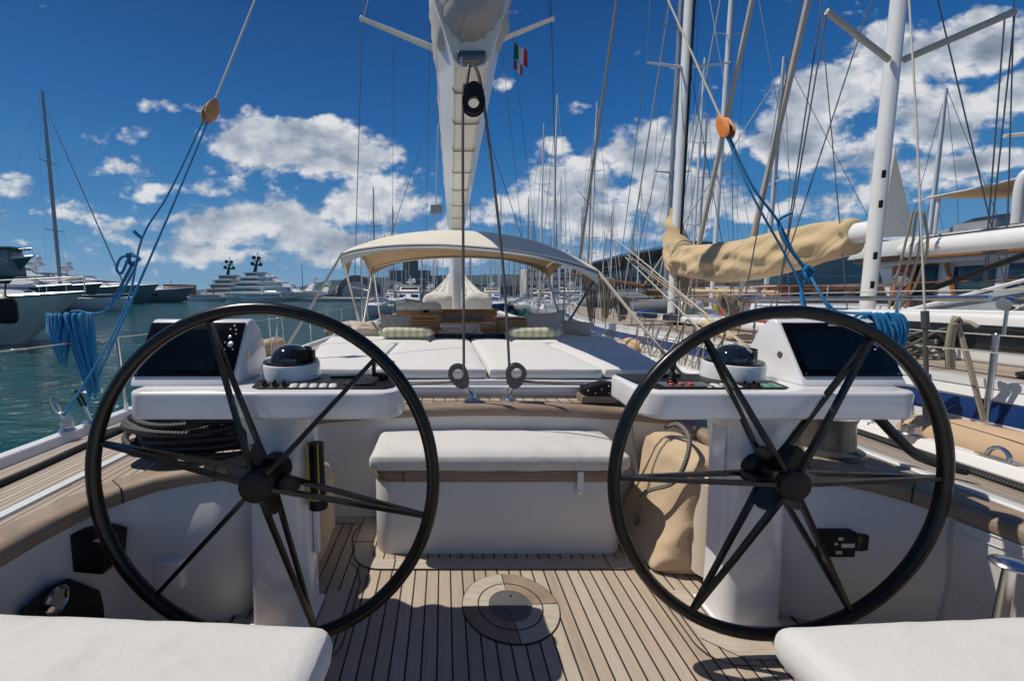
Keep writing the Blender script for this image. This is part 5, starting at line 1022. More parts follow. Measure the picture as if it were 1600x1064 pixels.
def sailboat(label, L=11, B=3.5, H=1.15, mh=14, hullm='hullw', coverm='tan', seed=0, group=None, dodger='navy', two=False):
    rn = random.Random(seed); t = thing('sailing_boat', label, 'sailing boat', group=group)
    b = MB(); b.loft(hull_mesh(L, B, H, .9)); b.build('hull', M[hullm], t, 50)
    b = MB(); vs = []; n = 16
    secs = [[V((-w*.96, y, z-.03)), V((0, y, z+.04)), V((w*.96, y, z-.03))] for w, y, z in (sheer_w(L, B, H, i/n) for i in range(n+1))]; b.loft(secs, closed=False, cap=False); b.build('deck', M['gel'], t)
    b = MB(); secs = []
    for i in range(9):
        q_ = i/8; y = -L*.12+L*.42*q_; w = B*.33*(1-.55*q_**2); hh = .42*(1-q_**3*.8); secs.append([V((-w*1.1, y, H)), V((-w, y, H+hh*.9)), V((0, y, H+hh)), V((w, y, H+hh*.9)), V((w*1.1, y, H))])
    b.loft(secs, closed=False); cb_ = b.build('cabin', M['gel'], t)
    for s in (1, -1): b = MB(); b.loft([[V((s*(B*.345-.02*i), -L*.08+L*.06*i, H+.16)), V((s*(B*.335-.02*i), -L*.08+L*.06*i, H+.30))] for i in range(4)], closed=False, cap=False); b.build('window', M['glassdark'], cb_)
    b = MB(); b.grid(lambda u, v: V(((u*2-1)*B*.32, -L*.13-1.1*v, H+.35+.62*math.cos((u*2-1)*1.1)**.7*(.7+.3*v**.5))), 10, 4); b.build('spray_hood', M[dodger], t, 60)
    mast_set(t, 0, L*.07, H+.35, mh, .085 if mh < 18 else (mh*.0068 if mh > 28 else mh*.0048), 2, B*.26, 'alu' if seed % 3 else 'darkmast', L*.40, L*.52, True, lr=.012, furl_m=('wirepale', 'keypale', 'shade')[seed % 3], foot=H, chain=B*.42)
    boom_set(t, 0, L*.05, H+1.35, L*.36, .16, coverm)
    b = MB()
    for s in (1, -1): b.tube([V((s*w*.97, y, z+.55)) for w, y, z in (sheer_w(L, B, H, i/10) for i in range(11))], .012, 4)
    for i in range(0, 11, 2):
        w, y, z = sheer_w(L, B, H, i/10)
        for s in (1, -1): b.tube([V((s*w*.97, y, z)), V((s*w*.97, y, z+.55))], .012, 4)
    b.build('guard_rail', M['steel'], t)
    for s in (1, -1): b = MB(); b.tube([V((s*(B*.5+.12), -.5, .95)), V((s*(B*.5+.12), -.5, .80)), V((s*(B*.5+.12), -.5, .25)), V((s*(B*.5+.12), -.5, .15))], [.03, .13, .13, .03], 10); b.build('fender', M['navy' if seed % 2 else 'gel'], t)
    return t
def motoryacht(label, L=20, B=5, H=2.2, tiers=((.05, .62, 1.7, 'gel'), (.12, .48, 1.5, 'gel')), hullm='hullg', seed=0, mastm='gel', domes=2, rake=2.6, mh=2.2, glass='glassdark', group=None, stripe=None, ports=4, sheer=.35):
    t = thing('motor_yacht', label, 'motor yacht', group=group); hm = hull_mesh(L, B, H, rake, .16, .92, sheer, 26)
    b = MB(); b.loft(hm); hl_ = b.build('hull', M[hullm], t, 50)
    n = 20; secs = [[V((-w*.97, y, z-.05)), V((0, y, z+.03)), V((w*.97, y, z-.05))] for w, y, z in (sheer_w(L, B, H, i/n, .92, sheer) for i in range(n+1))]
    b = MB(); b.loft(secs, closed=False, cap=False); b.build('deck', M['gel'], t)
    b = MB()
    for s in (1, -1): b.tube([V((s*w*1.005, y, z-.02)) for w, y, z in (sheer_w(L, B, H, i/n, .92, sheer) for i in range(n+1))], .04+.002*L, 5)
    b.build('rubbing_strake', M[stripe or 'gel'], hl_)
    for i in range(ports):      # hull windows
        for s in (1, -1):
            tt = .42+i*.35/max(1, ports); w, y, z = sheer_w(L, B, H, tt, .92, sheer); w2, y2, _ = sheer_w(L, B, H, tt+.22/max(1, ports), .92, sheer)
            b = MB(); b.add([V((s*(w*.995+.02), y, z*.72)), V((s*(w2*.995+.02), y2-.1, z*.72)), V((s*(w2*.965+.02), y2-.1, z*.56)), V((s*(w*.965+.02), y, z*.56))], [(0, 1, 2, 3)]); b.build('hull_window', M['glassdark'], hl_)
    z = H*1.02
    for k, (a, c, h, mm) in enumerate(tiers):
        y0, y1 = -L/2+L*a, -L/2+L*c; w = B*.42*(1-.12*k); sl = h*1.5
        prof = [(y0, z), (y1+sl*.5, z), (y1-sl*.45, z+h*.80), (y1-sl*.75, z+h), (y0-h*.25, z+h), (y0+h*.1, z+h*.5)]
        b = MB(); secs = []
        for f, kk in ((-1, .90), (-.93, 1), (0, 1.02), (.93, 1), (1, .90)): ym = sum(p[0] for p in prof)/6; secs.append([V((w*f, ym+(y-ym)*kk, zz)) for y, zz in prof])
        b.loft(secs); td = b.build('superstructure', M[mm], t, 40)
        b = MB(); b.rbox(-w*1.1, w*1.1, y0-h*.6, y1-sl*.55, z+h, z+h+.10+.003*L, .04); b.build('roof', M['gel'], td)
        for s in (1, -1):
            yb = y1-sl*.05; 
            b = MB(); b.add([V((s*(w*1.005+.03), y0+.3*h, z+h*.42)), V((s*(w*.99+.03), yb-sl*.05, z+h*.42)), V((s*(w*.98+.03), yb-sl*.48, z+h*.80)), V((s*(w*1.0+.03), y0+.3*h, z+h*.80))], [(0, 1, 2, 3)]); b.build('side_window', M[glass], td)
        b = MB(); fy = lambda q_: y1+sl*.5-(sl*.95/.8)*q_; b.add([V((-w*.86, fy(.42)+.05, z+h*.42)), V((w*.86, fy(.42)+.05, z+h*.42)), V((w*.82, fy(.76)+.05, z+h*.76)), V((-w*.82, fy(.76)+.05, z+h*.76))], [(0, 1, 2, 3)]); b.build('windscreen', M[glass], td)
        z += h
    yc = -L/2+L*(tiers[-1][0]+tiers[-1][1])*.5; ms = .012*L+.08
    b = MB(); b.tube([V((0, yc-.3*mh, z)), V((0, yc, z+mh))], [ms*1.6, ms*.6], 8, flat=.6); b.tube([V((-.55*mh, yc-.1*mh, z+mh*.55)), V((.55*mh, yc-.1*mh, z+mh*.55))], ms*.5, 6); b.tube([V((-.35*mh, yc, z+mh*.85)), V((.35*mh, yc, z+mh*.85))], ms*.35, 6); b.tube([V((0, yc, z+mh)), V((0, yc, z+mh*1.5))], ms*.25, 5); b.build('radar_mast', M[mastm], t)
    for i in range(domes):
        s = (-1, 1, -1, 1)[i]; zz = z+mh*(.50 if i < 2 else .95); b = MB(); b.ball((s*.45*mh*(1 if i < 2 else .6), yc-.1*mh, zz+ms*1.3), ms*1.4, n=12, m=8); b.build('radar_dome', M[mastm], t)
    b = MB()
    for s in (1, -1):
        pts = [sheer_w(L, B, H, .45+.55*i/14, .92, sheer) for i in range(15)]; b.tube([V((s*w*.96, y, zz+.75)) for w, y, zz in pts], .022, 4)
        for w, y, zz in pts[::2]: b.tube([V((s*w*.96, y, zz)), V((s*w*.96, y, zz+.75))], .018, 4)
    b.build('bow_rail', M['steel'], t); return t

# ------------------------------------------------------------------ the blue-striped ketch alongside to starboard
KX = 5.9; ke = thing('ketch', 'white ketch with a navy blue stripe and teak deck moored against our right side', 'sailing yacht', (KX, 6, WZ)); KL = [(-6, 1.9), (-3, 2.15), (0, 2.30), (3, 2.36), (7, 2.34), (10, 2.2), (14, 1.8), (18, 1.0), (20.5, .3), (21.3, .04)]
def kz(y): return .77-.012*max(0, y-2.5)+(.0022*max(0, y-9)**2)
ky = [-6+.5*i for i in range(55)]+[21.3]
for s in (1, -1):
    def band(z0, z1, name, m, out=0):
        b = MB(); b.loft([[V((KX+s*(lerp(KL, y)+out+.30*min(.3, -(z0+(z1-z0)*f))-.06*max(0, -(z0+(z1-z0)*f)-.5)), y, kz(y)+z0+(z1-z0)*f)) for f in (0, .5, 1)] for y in ky], closed=False, cap=False); return b.build(name, M[m], ke, 60)
    band(0, -.095, 'hull_strake', 'gel'); band(-.095, -.235, 'navy_stripe', 'navy'); band(-.235, -2.1, 'hull', 'gel')
    b = MB(); b.loft([[V((KX+s*(lerp(KL, y)+d), y, kz(y)+z)) for d, z in ((-.10, 0), (-.09, .05), (.01, .05), (.012, -.01))] for y in ky], cap=True); b.build('toe_rail', M['hullw'], ke)
    b = MB()
    for y0, y1 in zip(ky, ky[1:]):
        for k in range(6):
            qd = [(lerp(KL, yy)*kk/6*.97, yy) for yy, kk in ((y0, k), (y0, k+1), (y1, k+1), (y1, k))]
            b.add([V((KX+s*x, y, kz(y)+.06*(1-(x/2.3)**2))) for x, y in qd], [(0, 1, 2, 3) if s > 0 else (3, 2, 1, 0)], [[(lerp(KL, y)-x, y) for x, y in (qd if s > 0 else qd[::-1])]])
    b.build('deck', M['teak_deck'], ke, 60)
# deckhouse with dark side windows, windscreen and canvas
def khouse(x0, x1, y0, y1, z0, h, name, m, win=True, sl=.3):
    b = MB(); b.poly([V((KX+x0, y0, z0)), V((KX+x0, y1+sl, z0)), V((KX+x0, y1, z0+h)), V((KX+x0, y0, z0+h))], (1, 0, 0), x1-x0, .05, 3); o = b.build(name, M[m], ke, 40)
    if win:
        b = MB(); b.poly([V((KX+x0-.004, y0+.12, z0+h*.30)), V((KX+x0-.004, y1-.02, z0+h*.30)), V((KX+x0-.004, y1-.12, z0+h*.78)), V((KX+x0-.004, y0+.12, z0+h*.78))], (-1, 0, 0), .012, .004); b.build('side_window', M['glassdark'], o)
    return o
khouse(-1.35, 1.35, 2.2, 5.2, .78, .46, 'deckhouse', 'gel'); khouse(-.9, .9, 6.9, 10.4, .78, .16, 'coach_roof', 'gel', False); 
b = MB(); b.poly([V((KX-1.1, 2.7, 1.24)), V((KX-1.1, 4.7, 1.24)), V((KX-1.0, 3.5, 1.60)), V((KX-1.0, 2.7, 1.66))], (1, 0, 0), 2.0, .03); ws = b.build('windscreen', M['glaze'], ke, 40)
for pts in ([(4.73, 1.23), (3.5, 1.62)], [(3.5, 1.62), (2.7, 1.68)], [(4.73, 1.24), (2.7, 1.26)], [(3.9, 1.25), (3.4, 1.62)]): b = MB(); b.tube([V((KX-1.12, y, z)) for y, z in pts], .017, 8); b.build('frame', M['hullw'], ws)
b = MB(); b.grid(lambda u, v: V((KX-1.25+2.5*u, 2.1+1.6*v, 1.69+.16*math.sin(PI*u)-.10*v*v+.02*math.sin(v*9+u*4))), 12, 8); b.grid(lambda u, v: V((KX-1.25+2.5*(1-u), 2.1+1.6*v, 1.675+.16*math.sin(PI*u)-.10*v*v)), 12, 8); b.build('spray_canvas', M['tan'], ke, 70)
for nm, c, m in (('a', (KX-1.75, 3.05, .80), 'blackgloss'), ('b', (KX-1.7, 4.6, .80), 'blackgloss')): winch(c, 'large black winch on the ketch deck at the right edge of the view' if nm == 'a' else 'black winch wrapped with grey rope on the ketch deck', m, .15 if nm == 'a' else .10, group='winches on the ketch')
b = MB()
for k in range(9): b.tube([V((KX-1.62+.24*math.cos(2*PI*i/24+k)+.02*k, 4.4+.22*math.sin(2*PI*i/24+k)-.02*k, .84+.018*k+.09*math.sin(2*PI*i/24*2+k)*(.4+.1*k))) for i in range(24)], .014, 6, closed=True)
solo('rope_coil', b, M['greyrope'], 'loose grey rope coil lying on the ketch deck by its dark window', 'rope coil')
b = MB(); b.rbox(KX-2.2, KX-1.9, 5.9, 6.4, .79, .86, .02); solo('deck_cushion', b, M['tan'], 'flat tan mat on the deck of the ketch', 'cushion')
mast_set(ke, KX-.12, 11.4, .85, 25, .105, 3, 1.05, 'mastw', 8.8, 5.0, True, lr=.010, furl_m='beigerope', foot=.8, chain=1.6)
mast_set(ke, KX-.12, 6.15, .85, 17, .072, 2, 1.25, 'mastw', 0, 6, False, lr=.010, foot=.8, chain=1.9)
b = MB(); b.tube([V((KX-.12, 11.17, .85)), V((KX-.12, 11.17, 24))], .03, 6); b.build('sail_track', M['blackmat'], ke)
for s in (1, -1):    # low spreaders of the mizzen
    b = MB(); b.tube([V((KX-.12+s*.1, 6.1, 4.55)), V((KX-.12+s*1.2, 5.85, 5.0))], .045, 8, flat=.6); b.build('spreader', M['wirepale'], ke)
    for dx in (0, .05): b = MB(); b.tube([V((KX-.12+s*1.2, 5.85+dx*2, 5.0)), V((KX+s*1.5+dx, 6.1+dx, .8))], .009, 5); b.build('shroud', M['wire'], ke)
b = MB(); 
for zz in (1.5, 1.9, 2.6, 3.0): b.rbox(KX-.21, KX-.175, 6.02, 6.05, zz, zz+.10, .002)
b.build('halyard_slot', M['blackmat'], ke)
for k in range(4):
    b = MB(); b.tube(cr([V((KX-.1+.06*k, 5.9, 1.0)), V((KX-.28+.05*k, 5.6-.05*k, 1.9)), V((KX-.36+.04*k, 5.45, 2.45))], 3), .014, 6); b.build('reefing_line', M['beigerope'], ke)
for nm_, p0_, p1_ in (('staysail', (KX-.1, 10.85, 1.0), (KX-.1, 6.35, 17)), ('staysail', (KX, 9.1, 1.0), (KX-.1, 6.3, 12.3))):
    p0_, p1_ = V(p0_), V(p1_); b = MB(); b.tube([p0_, p0_.lerp(p1_, .03), p0_.lerp(p1_, .06), p0_.lerp(p1_, .9), p1_], [.015, .02, .055, .045, .015], 8); b.build(nm_, M['wirepale'], ke)
# mizzen boom and its dark strut
b = MB(); b.loft([[V((KX+.02*t*0+w*.085*math.cos(2*PI*k/14), 5.9-4.6*t, 2.02+.0*t+w*.11*math.sin(2*PI*k/14))) for k in range(14)] for t, w in ((0, .6), (.02, 1), (.5, 1.05), (1, 1))]); b.build('mizzen_boom', M['mastw'], ke)
b = MB(); b.tube([V((KX, 5.95, 1.28)), V((KX, 4.4, 1.93))], .034, 10); b.build('boom_strut', M['blackmat'], ke)
b = MB(); b.tube([V((KX, 4.55, 1.87)), V((KX, 4.2, 1.97))], .022, 8); b.build('strut_end', M['steel'], ke)
# main boom with its big tan cover
mb_ = thing('main_boom', 'white boom of the ketch with its round end fitting beside the mizzen mast', 'boom', (KX, 6.2, 2.3))
b = MB(); b.loft([[V((KX+w*.115*math.cos(2*PI*k/20), y, 2.33+w*.155*math.sin(2*PI*k/20))) for k in range(20)] for y, w in ((11.2, .8), (9, 1), (6.4, 1), (6.26, .92), (6.24, .6))]); b.build('boom_tube', M['mastw'], mb_)
b = MB(); b.tube([V((KX+.05*math.cos(2*PI*k/14), 6.30, 2.53+.05*math.sin(2*PI*k/14))) for k in range(14)], .012, 6, closed=True); b.lathe([(0, 0), (.08, 0), (.07, .03), (0, .03)], (KX, 6.245, 2.33), (0, -1, 0)); b.build('end_ring', M['steel'], mb_)
b = MB(); secs = []
for i in range(150):
    t = i/149; y = 6.55+5.15*t; KC = KX-.10*t; bulge = .5+.5*math.sin(PI*(t*.9+.05)); zt = 2.56+.06*t+.03*math.sin(t*9)+(1.25*max(0, (t-.84)/.16)**1.2 if t > .84 else 0); zb = 2.12-.44*math.sin(PI*min(1, t*.80+.10))**1.3; wf = .20+.20*t
    if t > .84: wf = .44-.16*(t-.84)/.16
    e = 1 if t < .98 else .85; ring = []
    if i == 0: zt, zb, wf = 2.50, 2.15, .15
    for k in range(72):
        a = 2*PI*k/72; zc = (zt+zb)/2; hh = (zt-zb)/2*e; sx, cx_ = math.sin(a), math.cos(a); Z_ = hh*math.copysign(abs(sx)**.9, sx); X_ = wf*math.copysign(abs(cx_)**.8, cx_)*e*(1-.35*max(0, sx))
        f = .030*math.sin((y*2.6-Z_*7.0)*2.1+1.5*noise.noise(V((y*1.1, Z_*2, 0))))*max(0, 1-.4*abs(sx))+.03*noise.noise(V((y*2.2, Z_*4, 0)))-.05*abs(noise.noise(V((y*2.0+Z_*2.2, Z_*1.2-y*.5, 4))))**.6-.035*abs(noise.noise(V((y*4.5+Z_*7, Z_*2-y, 9))))**.6; ring.append(V((KC+X_*(1+f*3.4)-.02*math.sin((y*1.7+Z_*5.0)*3.2+2.5*noise.noise(V((y*.9, 2, 0))))*(1 if X_ < 0 else 0), y, zc+Z_*(1+f*.7))))
    secs.append(ring)
b.loft(secs); o = b.build('boom_sail_cover', M['tan'], None, 80); tag(o, 'big creased tan sail cover on the main boom of the ketch', 'sail cover')
b = MB()
for k in range(3): b.tube([V((KX+.125*math.cos(2*PI*j/14)*1.2, 6.62+k*.03, 2.33+.19*math.sin(2*PI*j/14))) for j in range(14)], .010, 5, closed=True)
solo('cover_lashing', b, M['beigerope'], 'pale rope turns lashing the aft end of the tan cover', 'rope')
b = MB(); rn = random.Random(12)
for k in range(26):
    x = KX-.18+.34*rn.random(); y = 11.1-.25*rn.random(); zt = 1.4+1.0*rn.random(); l_ = .4+.45*rn.random(); w = .05+.04*rn.random()
    b.tube(cr([V((x-w, y, zt-.1)), V((x, y-.03, zt)), V((x+w, y, zt-.1)), V((x+w*.7, y-.02, zt-l_)), V((x, y, zt-l_-.05)), V((x-w*.7, y-.01, zt-l_))], 4, True), .012, 5, closed=True)
solo('halyard_coils', b, M['beigerope'], 'cluster of coiled halyards hanging on the foot of the ketch main mast', 'rope coil')
for k, (ax_, ay, bx_, by_) in enumerate(((960, 372, 1190, 562), (980, 398, 1235, 590), (975, 400, 1120, 540), (985, 405, 1250, 610))):
    A_ = at(ax_, ay, Y=9.5+.3*k); B_ = at(bx_, by_, Y=4.2+.2*k); ropething('dock_line', [A_, B_], .010, 'beigerope' if k % 2 else 'wirepale', ['uppermost of the four pale lines slanting down towards the ketch hull', 'second of the four pale lines slanting down towards the ketch hull', 'third, shortest of the four pale lines slanting down towards the ketch', 'lowest of the four pale lines slanting down towards the ketch hull'][k], 'rope', 'pale lines between the boats')
ropething('dock_line', [at(905, 300, Y=10.5), at(962, 374, Y=9.5)], .007, 'wirepale', 'thin pale line running up left from the four slanting lines', 'rope')
for y, lb in ((3.7, 'nearest stanchion of the ketch'), (5.4, 'second stanchion of the ketch from the camera'), (7.2, 'third stanchion of the ketch from the camera'), (9.2, 'fourth stanchion of the ketch from the camera'), (11.8, 'stanchion of the ketch abreast of its main mast'), (14.5, 'foremost visible stanchion of the ketch')):
    x = KX-lerp(KL, y)+.08; b = MB(); b.tube([V((x, y, kz(y)+.04)), V((x, y, kz(y)+.70))], .014, 7); solo('stanchion', b, M['steel'], lb+', on its near side', 'stanchion', 'stanchions of the ketch')
for z_, nm in ((.68, 'upper'), (.36, 'lower')): ropething('lifeline', [V((KX-lerp(KL, y)+.08, y, kz(y)+z_)) for y in (1.0, 3.7, 5.4, 7.2, 9.2, 11.8, 14.5, 18)], .005, 'wirepale', nm+' lifeline wire of the ketch', 'lifeline', n=5)
b = MB(); b.tube([V((KX-2.25, 3.1, 1.38)), V((KX-2.1, 6.0, 1.36)), V((KX-2.0, 9.5, 1.28))], .022, 8); solo('stowed_pole', b, M['steel'], 'long steel tube stowed along the lifelines of the ketch', 'pole')
t = thing('rail_lamp', 'polished steel searchlight on the ketch rail at the right edge', 'lamp', (KX-1.6, 3.2, 1.4)); c_ = at(1575, 475, Y=3.4); b = MB(); b.lathe([(0, -.05), (.045, -.05), (.055, -.02), (.055, .03), (.035, .06), (.03, .25), (0, .25)], c_, (1, .25, .08), 24); b.build('housing', M['steel'], t)
b = MB(); b.tube([c_, c_+V((.0, 0, -.25))], .012, 8); b.build('stem', M['steel'], t)

# ------------------------------------------------------------------ wooden trimmed motor yacht beyond the ketch
mw = thing('classic_motor_yacht', 'white motor yacht with varnished wood trim, tan awning and a red-brown door behind the ketch', 'motor yacht', (14, 12, WZ))
def wall_(x, y0, y1, z0, z1, m, name, th=.1, par=None, sl=0):
    b = MB(); b.poly([V((x, y0, z0)), V((x, y1+sl, z0)), V((x, y1, z1)), V((x, y0, z1))], (1, 0, 0), th, .01); return b.build(name, M[m], par or mw)
MXx = 12.0
b = MB(); b.loft([[V((MXx-.3, y, .3)), V((MXx-.1, y, 1.3)), V((MXx+4, y, 1.3)), V((MXx+4, y, WZ)), V((MXx+.2, y, WZ))] for y in (4, 8, 12, 17)]); b.build('hull', M['hullw'], mw)
hs_ = wall_(MXx+.3, 5.0, 12.6, 1.3, 3.0, 'hullw', 'deckhouse', 3.2, None, -.5)
wall_(MXx-.1, 4.0, 12.9, 2.98, 3.16, 'wood', 'wood_trim', 4.0); wall_(MXx, 4.0, 12.7, 2.84, 2.98, 'hullw', 'deck_edge', 3.8)
for y0, y1 in ((7.6, 9.62), (9.85, 10.65)): wall_(MXx+.27, y0, y1, 1.75, 2.68, 'glassblue', 'window', .05, hs_)
b = MB(); b.tube([V((MXx+.22, 10.78, 2.80)), V((MXx+.22, 10.45, 1.35))], .05, 6); b.build('wood_corner', M['wood'], mw)
wall_(MXx+.24, 11.0, 11.46, 1.35, 2.8, 'glassdark', 'doorway', .05, hs_)
dr_ = wall_(MXx+.15, 11.47, 12.0, 1.35, 2.8, 'doorred', 'door', .08, hs_)
b = MB(); b.tube([V((MXx+.12, 11.735+.19*math.cos(2*PI*k/24), 2.28+.25*math.sin(2*PI*k/24))) for k in range(24)], .03, 6, closed=True); b.build('porthole_ring', M['steel'], dr_); b = MB(); b.lathe([(0, 0), (.19, 0), (0, .01)], (MXx+.13, 11.735, 2.28), (-1, 0, 0), 24); b.build('porthole_glass', M['glaze'], dr_)
wall_(MXx-.1, 4.0, 11.0, 3.16, 3.7, 'wood', 'upper_cabin', 3.4); wall_(MXx-.2, 11.0, 12.7, 3.16, 3.75, 'hullw', 'fly_bulwark', 3.6, None, .3); wall_(MXx-.15, 4, 11.6, 3.72, 3.80, 'hullw', 'fly_deck', 3.6)
wall_(MXx+.05, 4, 10.2, 3.8, 4.35, 'glaze', 'fly_windscreen', 3.2, None, .9)
b = MB(); b.grid(lambda u, v: V((MXx-.3+7.5*v, 2.5+8.4*u, 5.85-.35*u-.25*v+.10*math.sin(PI*v)-.05*math.sin(u*PI*4)**2)), 26, 8); b.grid(lambda u, v: V((MXx-.3+7.5*(1-v), 2.5+8.4*u, 5.83-.35*u-.25*(1-v)+.10*math.sin(PI*v)-.05*math.sin(u*PI*4)**2)), 26, 8); aw = b.build('awning', M['awning'], mw, 70)
b = MB(); b.tube([V((MXx-.32, 2.5+8.4*i/20, 5.86-.35*i/20-.05*math.sin(i/20*PI*4)**2)) for i in range(21)], .045, 7); b.build('awning_edge', M['hullw'], aw)
for y in (5.2, 8.4, 10.7): b = MB(); b.tube([V((MXx-.25, y, 3.7)), V((MXx-.25, y, 5.4))], .035, 7); b.build('awning_post', M['hullw'], mw)
b = MB(); b.tube(cr([V((MXx-.5, 9.0, 3.75)), V((MXx-.5, 9.0, 5.5)), V((MXx-.2, 8.9, 5.95)), V((MXx+.4, 8.8, 6.05))], 6), .085, 10); b.build('davit', M['hullw'], mw)
b = MB(); b.tube([V((MXx-.5, 9.4, 7.3)), V((MXx+3, 8.2, 7.5))], .07, 8); b.build('crane_arm', M['hullw'], mw)
for zz in (1.45, 1.8, 2.15): b = MB(); b.tube([V((MXx-.25, y, zz)) for y in (4, 8, 12, 16.8)], .022, 5); b.build('guard_rail', M['wood'] if zz > 2 else M['steel'], mw)
for k in range(9): b = MB(); b.tube([V((MXx-.25, 4.5+1.5*k, 1.3)), V((MXx-.25, 4.5+1.5*k, 2.15))], .02, 5); b.build('rail_post', M['steel'], mw)
def zm(z):
    T_ = [(-9, -9), (1.3, 1.1), (3.0, 2.35), (3.7, 2.85), (5.4, 3.75), (6.1, 4.1), (7.6, 4.9), (20, 12)]
    for (a, va), (c, vc) in zip(T_, T_[1:]):
        if z <= c: return va+(vc-va)*(z-a)/(c-a)
for o in [o for o in mw.children_recursive]:
    for v in o.data.vertices: v.co.z = zm(v.co.z+WZ)-WZ
b = MB(); b.add([V((13.3, 13.6, 3.2)), V((14.75, 13.9, 3.3)), V((13.5, 13.6, 5.8))], [(0, 1, 2)]); b.add([V((13.3, 13.63, 3.2)), V((13.5, 13.63, 5.8)), V((14.75, 13.93, 3.3))], [(0, 1, 2)]); b.tube([V((13.3, 13.6, 3.0)), V((13.5, 13.6, 5.9))], .03, 6); solo('hoisted_sail', b, M['shade'], 'small triangular cream sail hoisted behind the mizzen mast', 'sail')
# wooden gulet between the ketch and the terminal
g = thing('wooden_gulet', 'varnished wooden gulet with deck chairs and rails beyond the tan sail cover', 'wooden boat'); Lg = 24
b = MB(); b.loft(hull_mesh(Lg, 6, 2.0, 3.2, .12, .85, .5, 24)); b.build('hull', M['wood'], g, 50)
n = 16; b = MB(); b.loft([[V((-w*.96, y, z-.03)), V((0, y, z+.05)), V((w*.96, y, z-.03))] for w, y, z in (sheer_w(Lg, 6, 2.0, i/n, .85, .5) for i in range(n+1))], closed=False, cap=False); b.build('deck', M['woodz'], g)
b = MB(); b.rbox(-1.8, 1.8, -8, 3.5, 2.0, 3.0, .06); ch_ = b.build('cabin', M['wood'], g); b = MB(); b.rbox(-1.95, 1.95, -8.3, 3.8, 3.0, 3.1, .03); b.build('roof', M['gel'], ch_)
for k in range(6): b = MB(); b.rbox(-1.83, 1.83, -7.4+1.8*k, -6.3+1.8*k, 2.35, 2.8, .01); b.build('window', M['glassdark'], ch_)
b = MB()
for h in (.45, .9):
    for s in (1, -1): b.tube([V((s*w*.96, y, z+h)) for w, y, z in (sheer_w(Lg, 6, 2.0, i/n, .85, .5) for i in range(n+1))], .035, 4)
b.build('guard_rail', M['wood'], g)
b = MB(); b.tube([V((0, 12, 3.1)), V((0, 17.5, 4.1))], [.16, .09], 8); b.build('bowsprit', M['wood'], g)
mast_set(g, 0, 3.6, 2, 17, .11, 1, 1.6, 'alu', 9, 9, True, lr=.02, foot=2.0, chain=2.8); mast_set(g, 0, -6, 2, 14, .10, 1, 1.5, 'alu', 0, 6, False, lr=.02, foot=2, chain=2.6)
for k in range(3):
    b = MB(); b.poly([V((-2.3, 5.0+k*1.2, 2.35)), V((-2.3, 5.6+k*1.2, 2.45)), V((-2.3, 5.9+k*1.2, 3.0)), V((-2.3, 5.82+k*1.2, 3.0))], (1, 0, 0), .55, .01); b.build('deck_chair', M['towel'], g)
put(g, 27, 31, WZ, 78)

# ------------------------------------------------------------------ motor yachts moored along the left quay
def place(t, x, y, rz, z=WZ): t.location = (x, y, z); t.rotation_euler = (0, 0, R(rz))
G1 = 'motor yachts along the left quay'
t = motoryacht('near white motor yacht with a black fender, bow pointing right at far left', 20, 5.2, 2.0, ((.05, .80, .8, 'gel'), (.08, .5, 1.3, 'gel')), 'hullg', 1, ports=3, rake=3.2, domes=1, stripe='hulldark'); place(t, -28.2, 21.4, -90)
b = MB(); b.loft([[V((2.62+.01, y, z)) for z in (1.52, 1.60)] for y in (-6, 0, 3, 4)], closed=False, cap=False)
fd = MB(); c_ = at(10, 484, Y=18.45); fd.lathe([(.05, -.62), (.28, -.58), (.36, -.42), (.37, .25), (.30, .48), (.10, .60), (.04, .66)], c_, n=20); fd.tube([c_+V((0, 0, .62)), c_+V((0, .1, 1.2))], .03, 6); solo('round_fender', fd, M['blackmat'], 'fat black fender hanging on the bow of the near left motor yacht', 'fender')
t = motoryacht('dark teal hulled yacht with a tall funnel, seen over the near left motor yacht', 38, 8.4, 4.3, ((.05, .74, 1.2, 'gel'),), 'hullteal', 2, ports=0, rake=6, domes=1, mh=1.5, sheer=.5); place(t, -58.2, 41, -90, WZ)
b = MB(); b.poly([V((-42.2, 40, 3.2)), V((-40.5, 40, 3.2)), V((-40.7, 40, 5.7)), V((-42.0, 40, 5.7))], (0, 1, 0), 1.6, .1); b.rbox(-42.5, -40.2, 39.7, 41.9, 5.7, 5.9, .05); solo('funnel', b, M['hulldark'], 'dark boxy funnel with a flat cap on the teal yacht at far left', 'funnel')
specs = [('long white motor yacht with a raked wheelhouse behind the near left bow', 30, 7.0, 3.0, 'hullteal', -54.0, 62, 3.0, ((.05, .78, 2.0, 'gel'), (.10, .60, 1.6, 'gel')), 3),
 ('white flybridge yacht with teal hull and domed radar arch, third from the left', 34, 7.4, 3.6, 'hullteal', -67, 84, 3.6, ((.04, .76, 2.2, 'gel'), (.12, .58, 1.8, 'gel')), 4),
 ('slate hulled yacht with black hull windows left of the knotted blue rope', 36, 7.8, 3.8, 'hulldark', -75, 105, 4, ((.05, .74, 2.2, 'gel'), (.15, .5, 1.6, 'gel')), 5),
 ('slate hulled yacht whose flared bow ends right of the blue ropes', 40, 8.2, 4.4, 'hulldark', -85, 128, 5, ((.05, .70, 2.0, 'gel'), (.15, .5, 1.6, 'gel')), 6),
 ('low white and grey yacht, outermost bow of the left row', 36, 7.6, 4.0, 'hulldark', -87.5, 150, 4.5, ((.05, .66, 1.4, 'gel'),), 7)]
for lb, L, B, H, hm, bx, y, rk, tiers, sd in specs:
    t = motoryacht(lb, L, B, H, tiers, hm, sd, ports=2 if sd > 4 else 4, rake=rk, domes=3, mh=3.2, group=G1, sheer=.4); place(t, bx-L/2, y, -90)
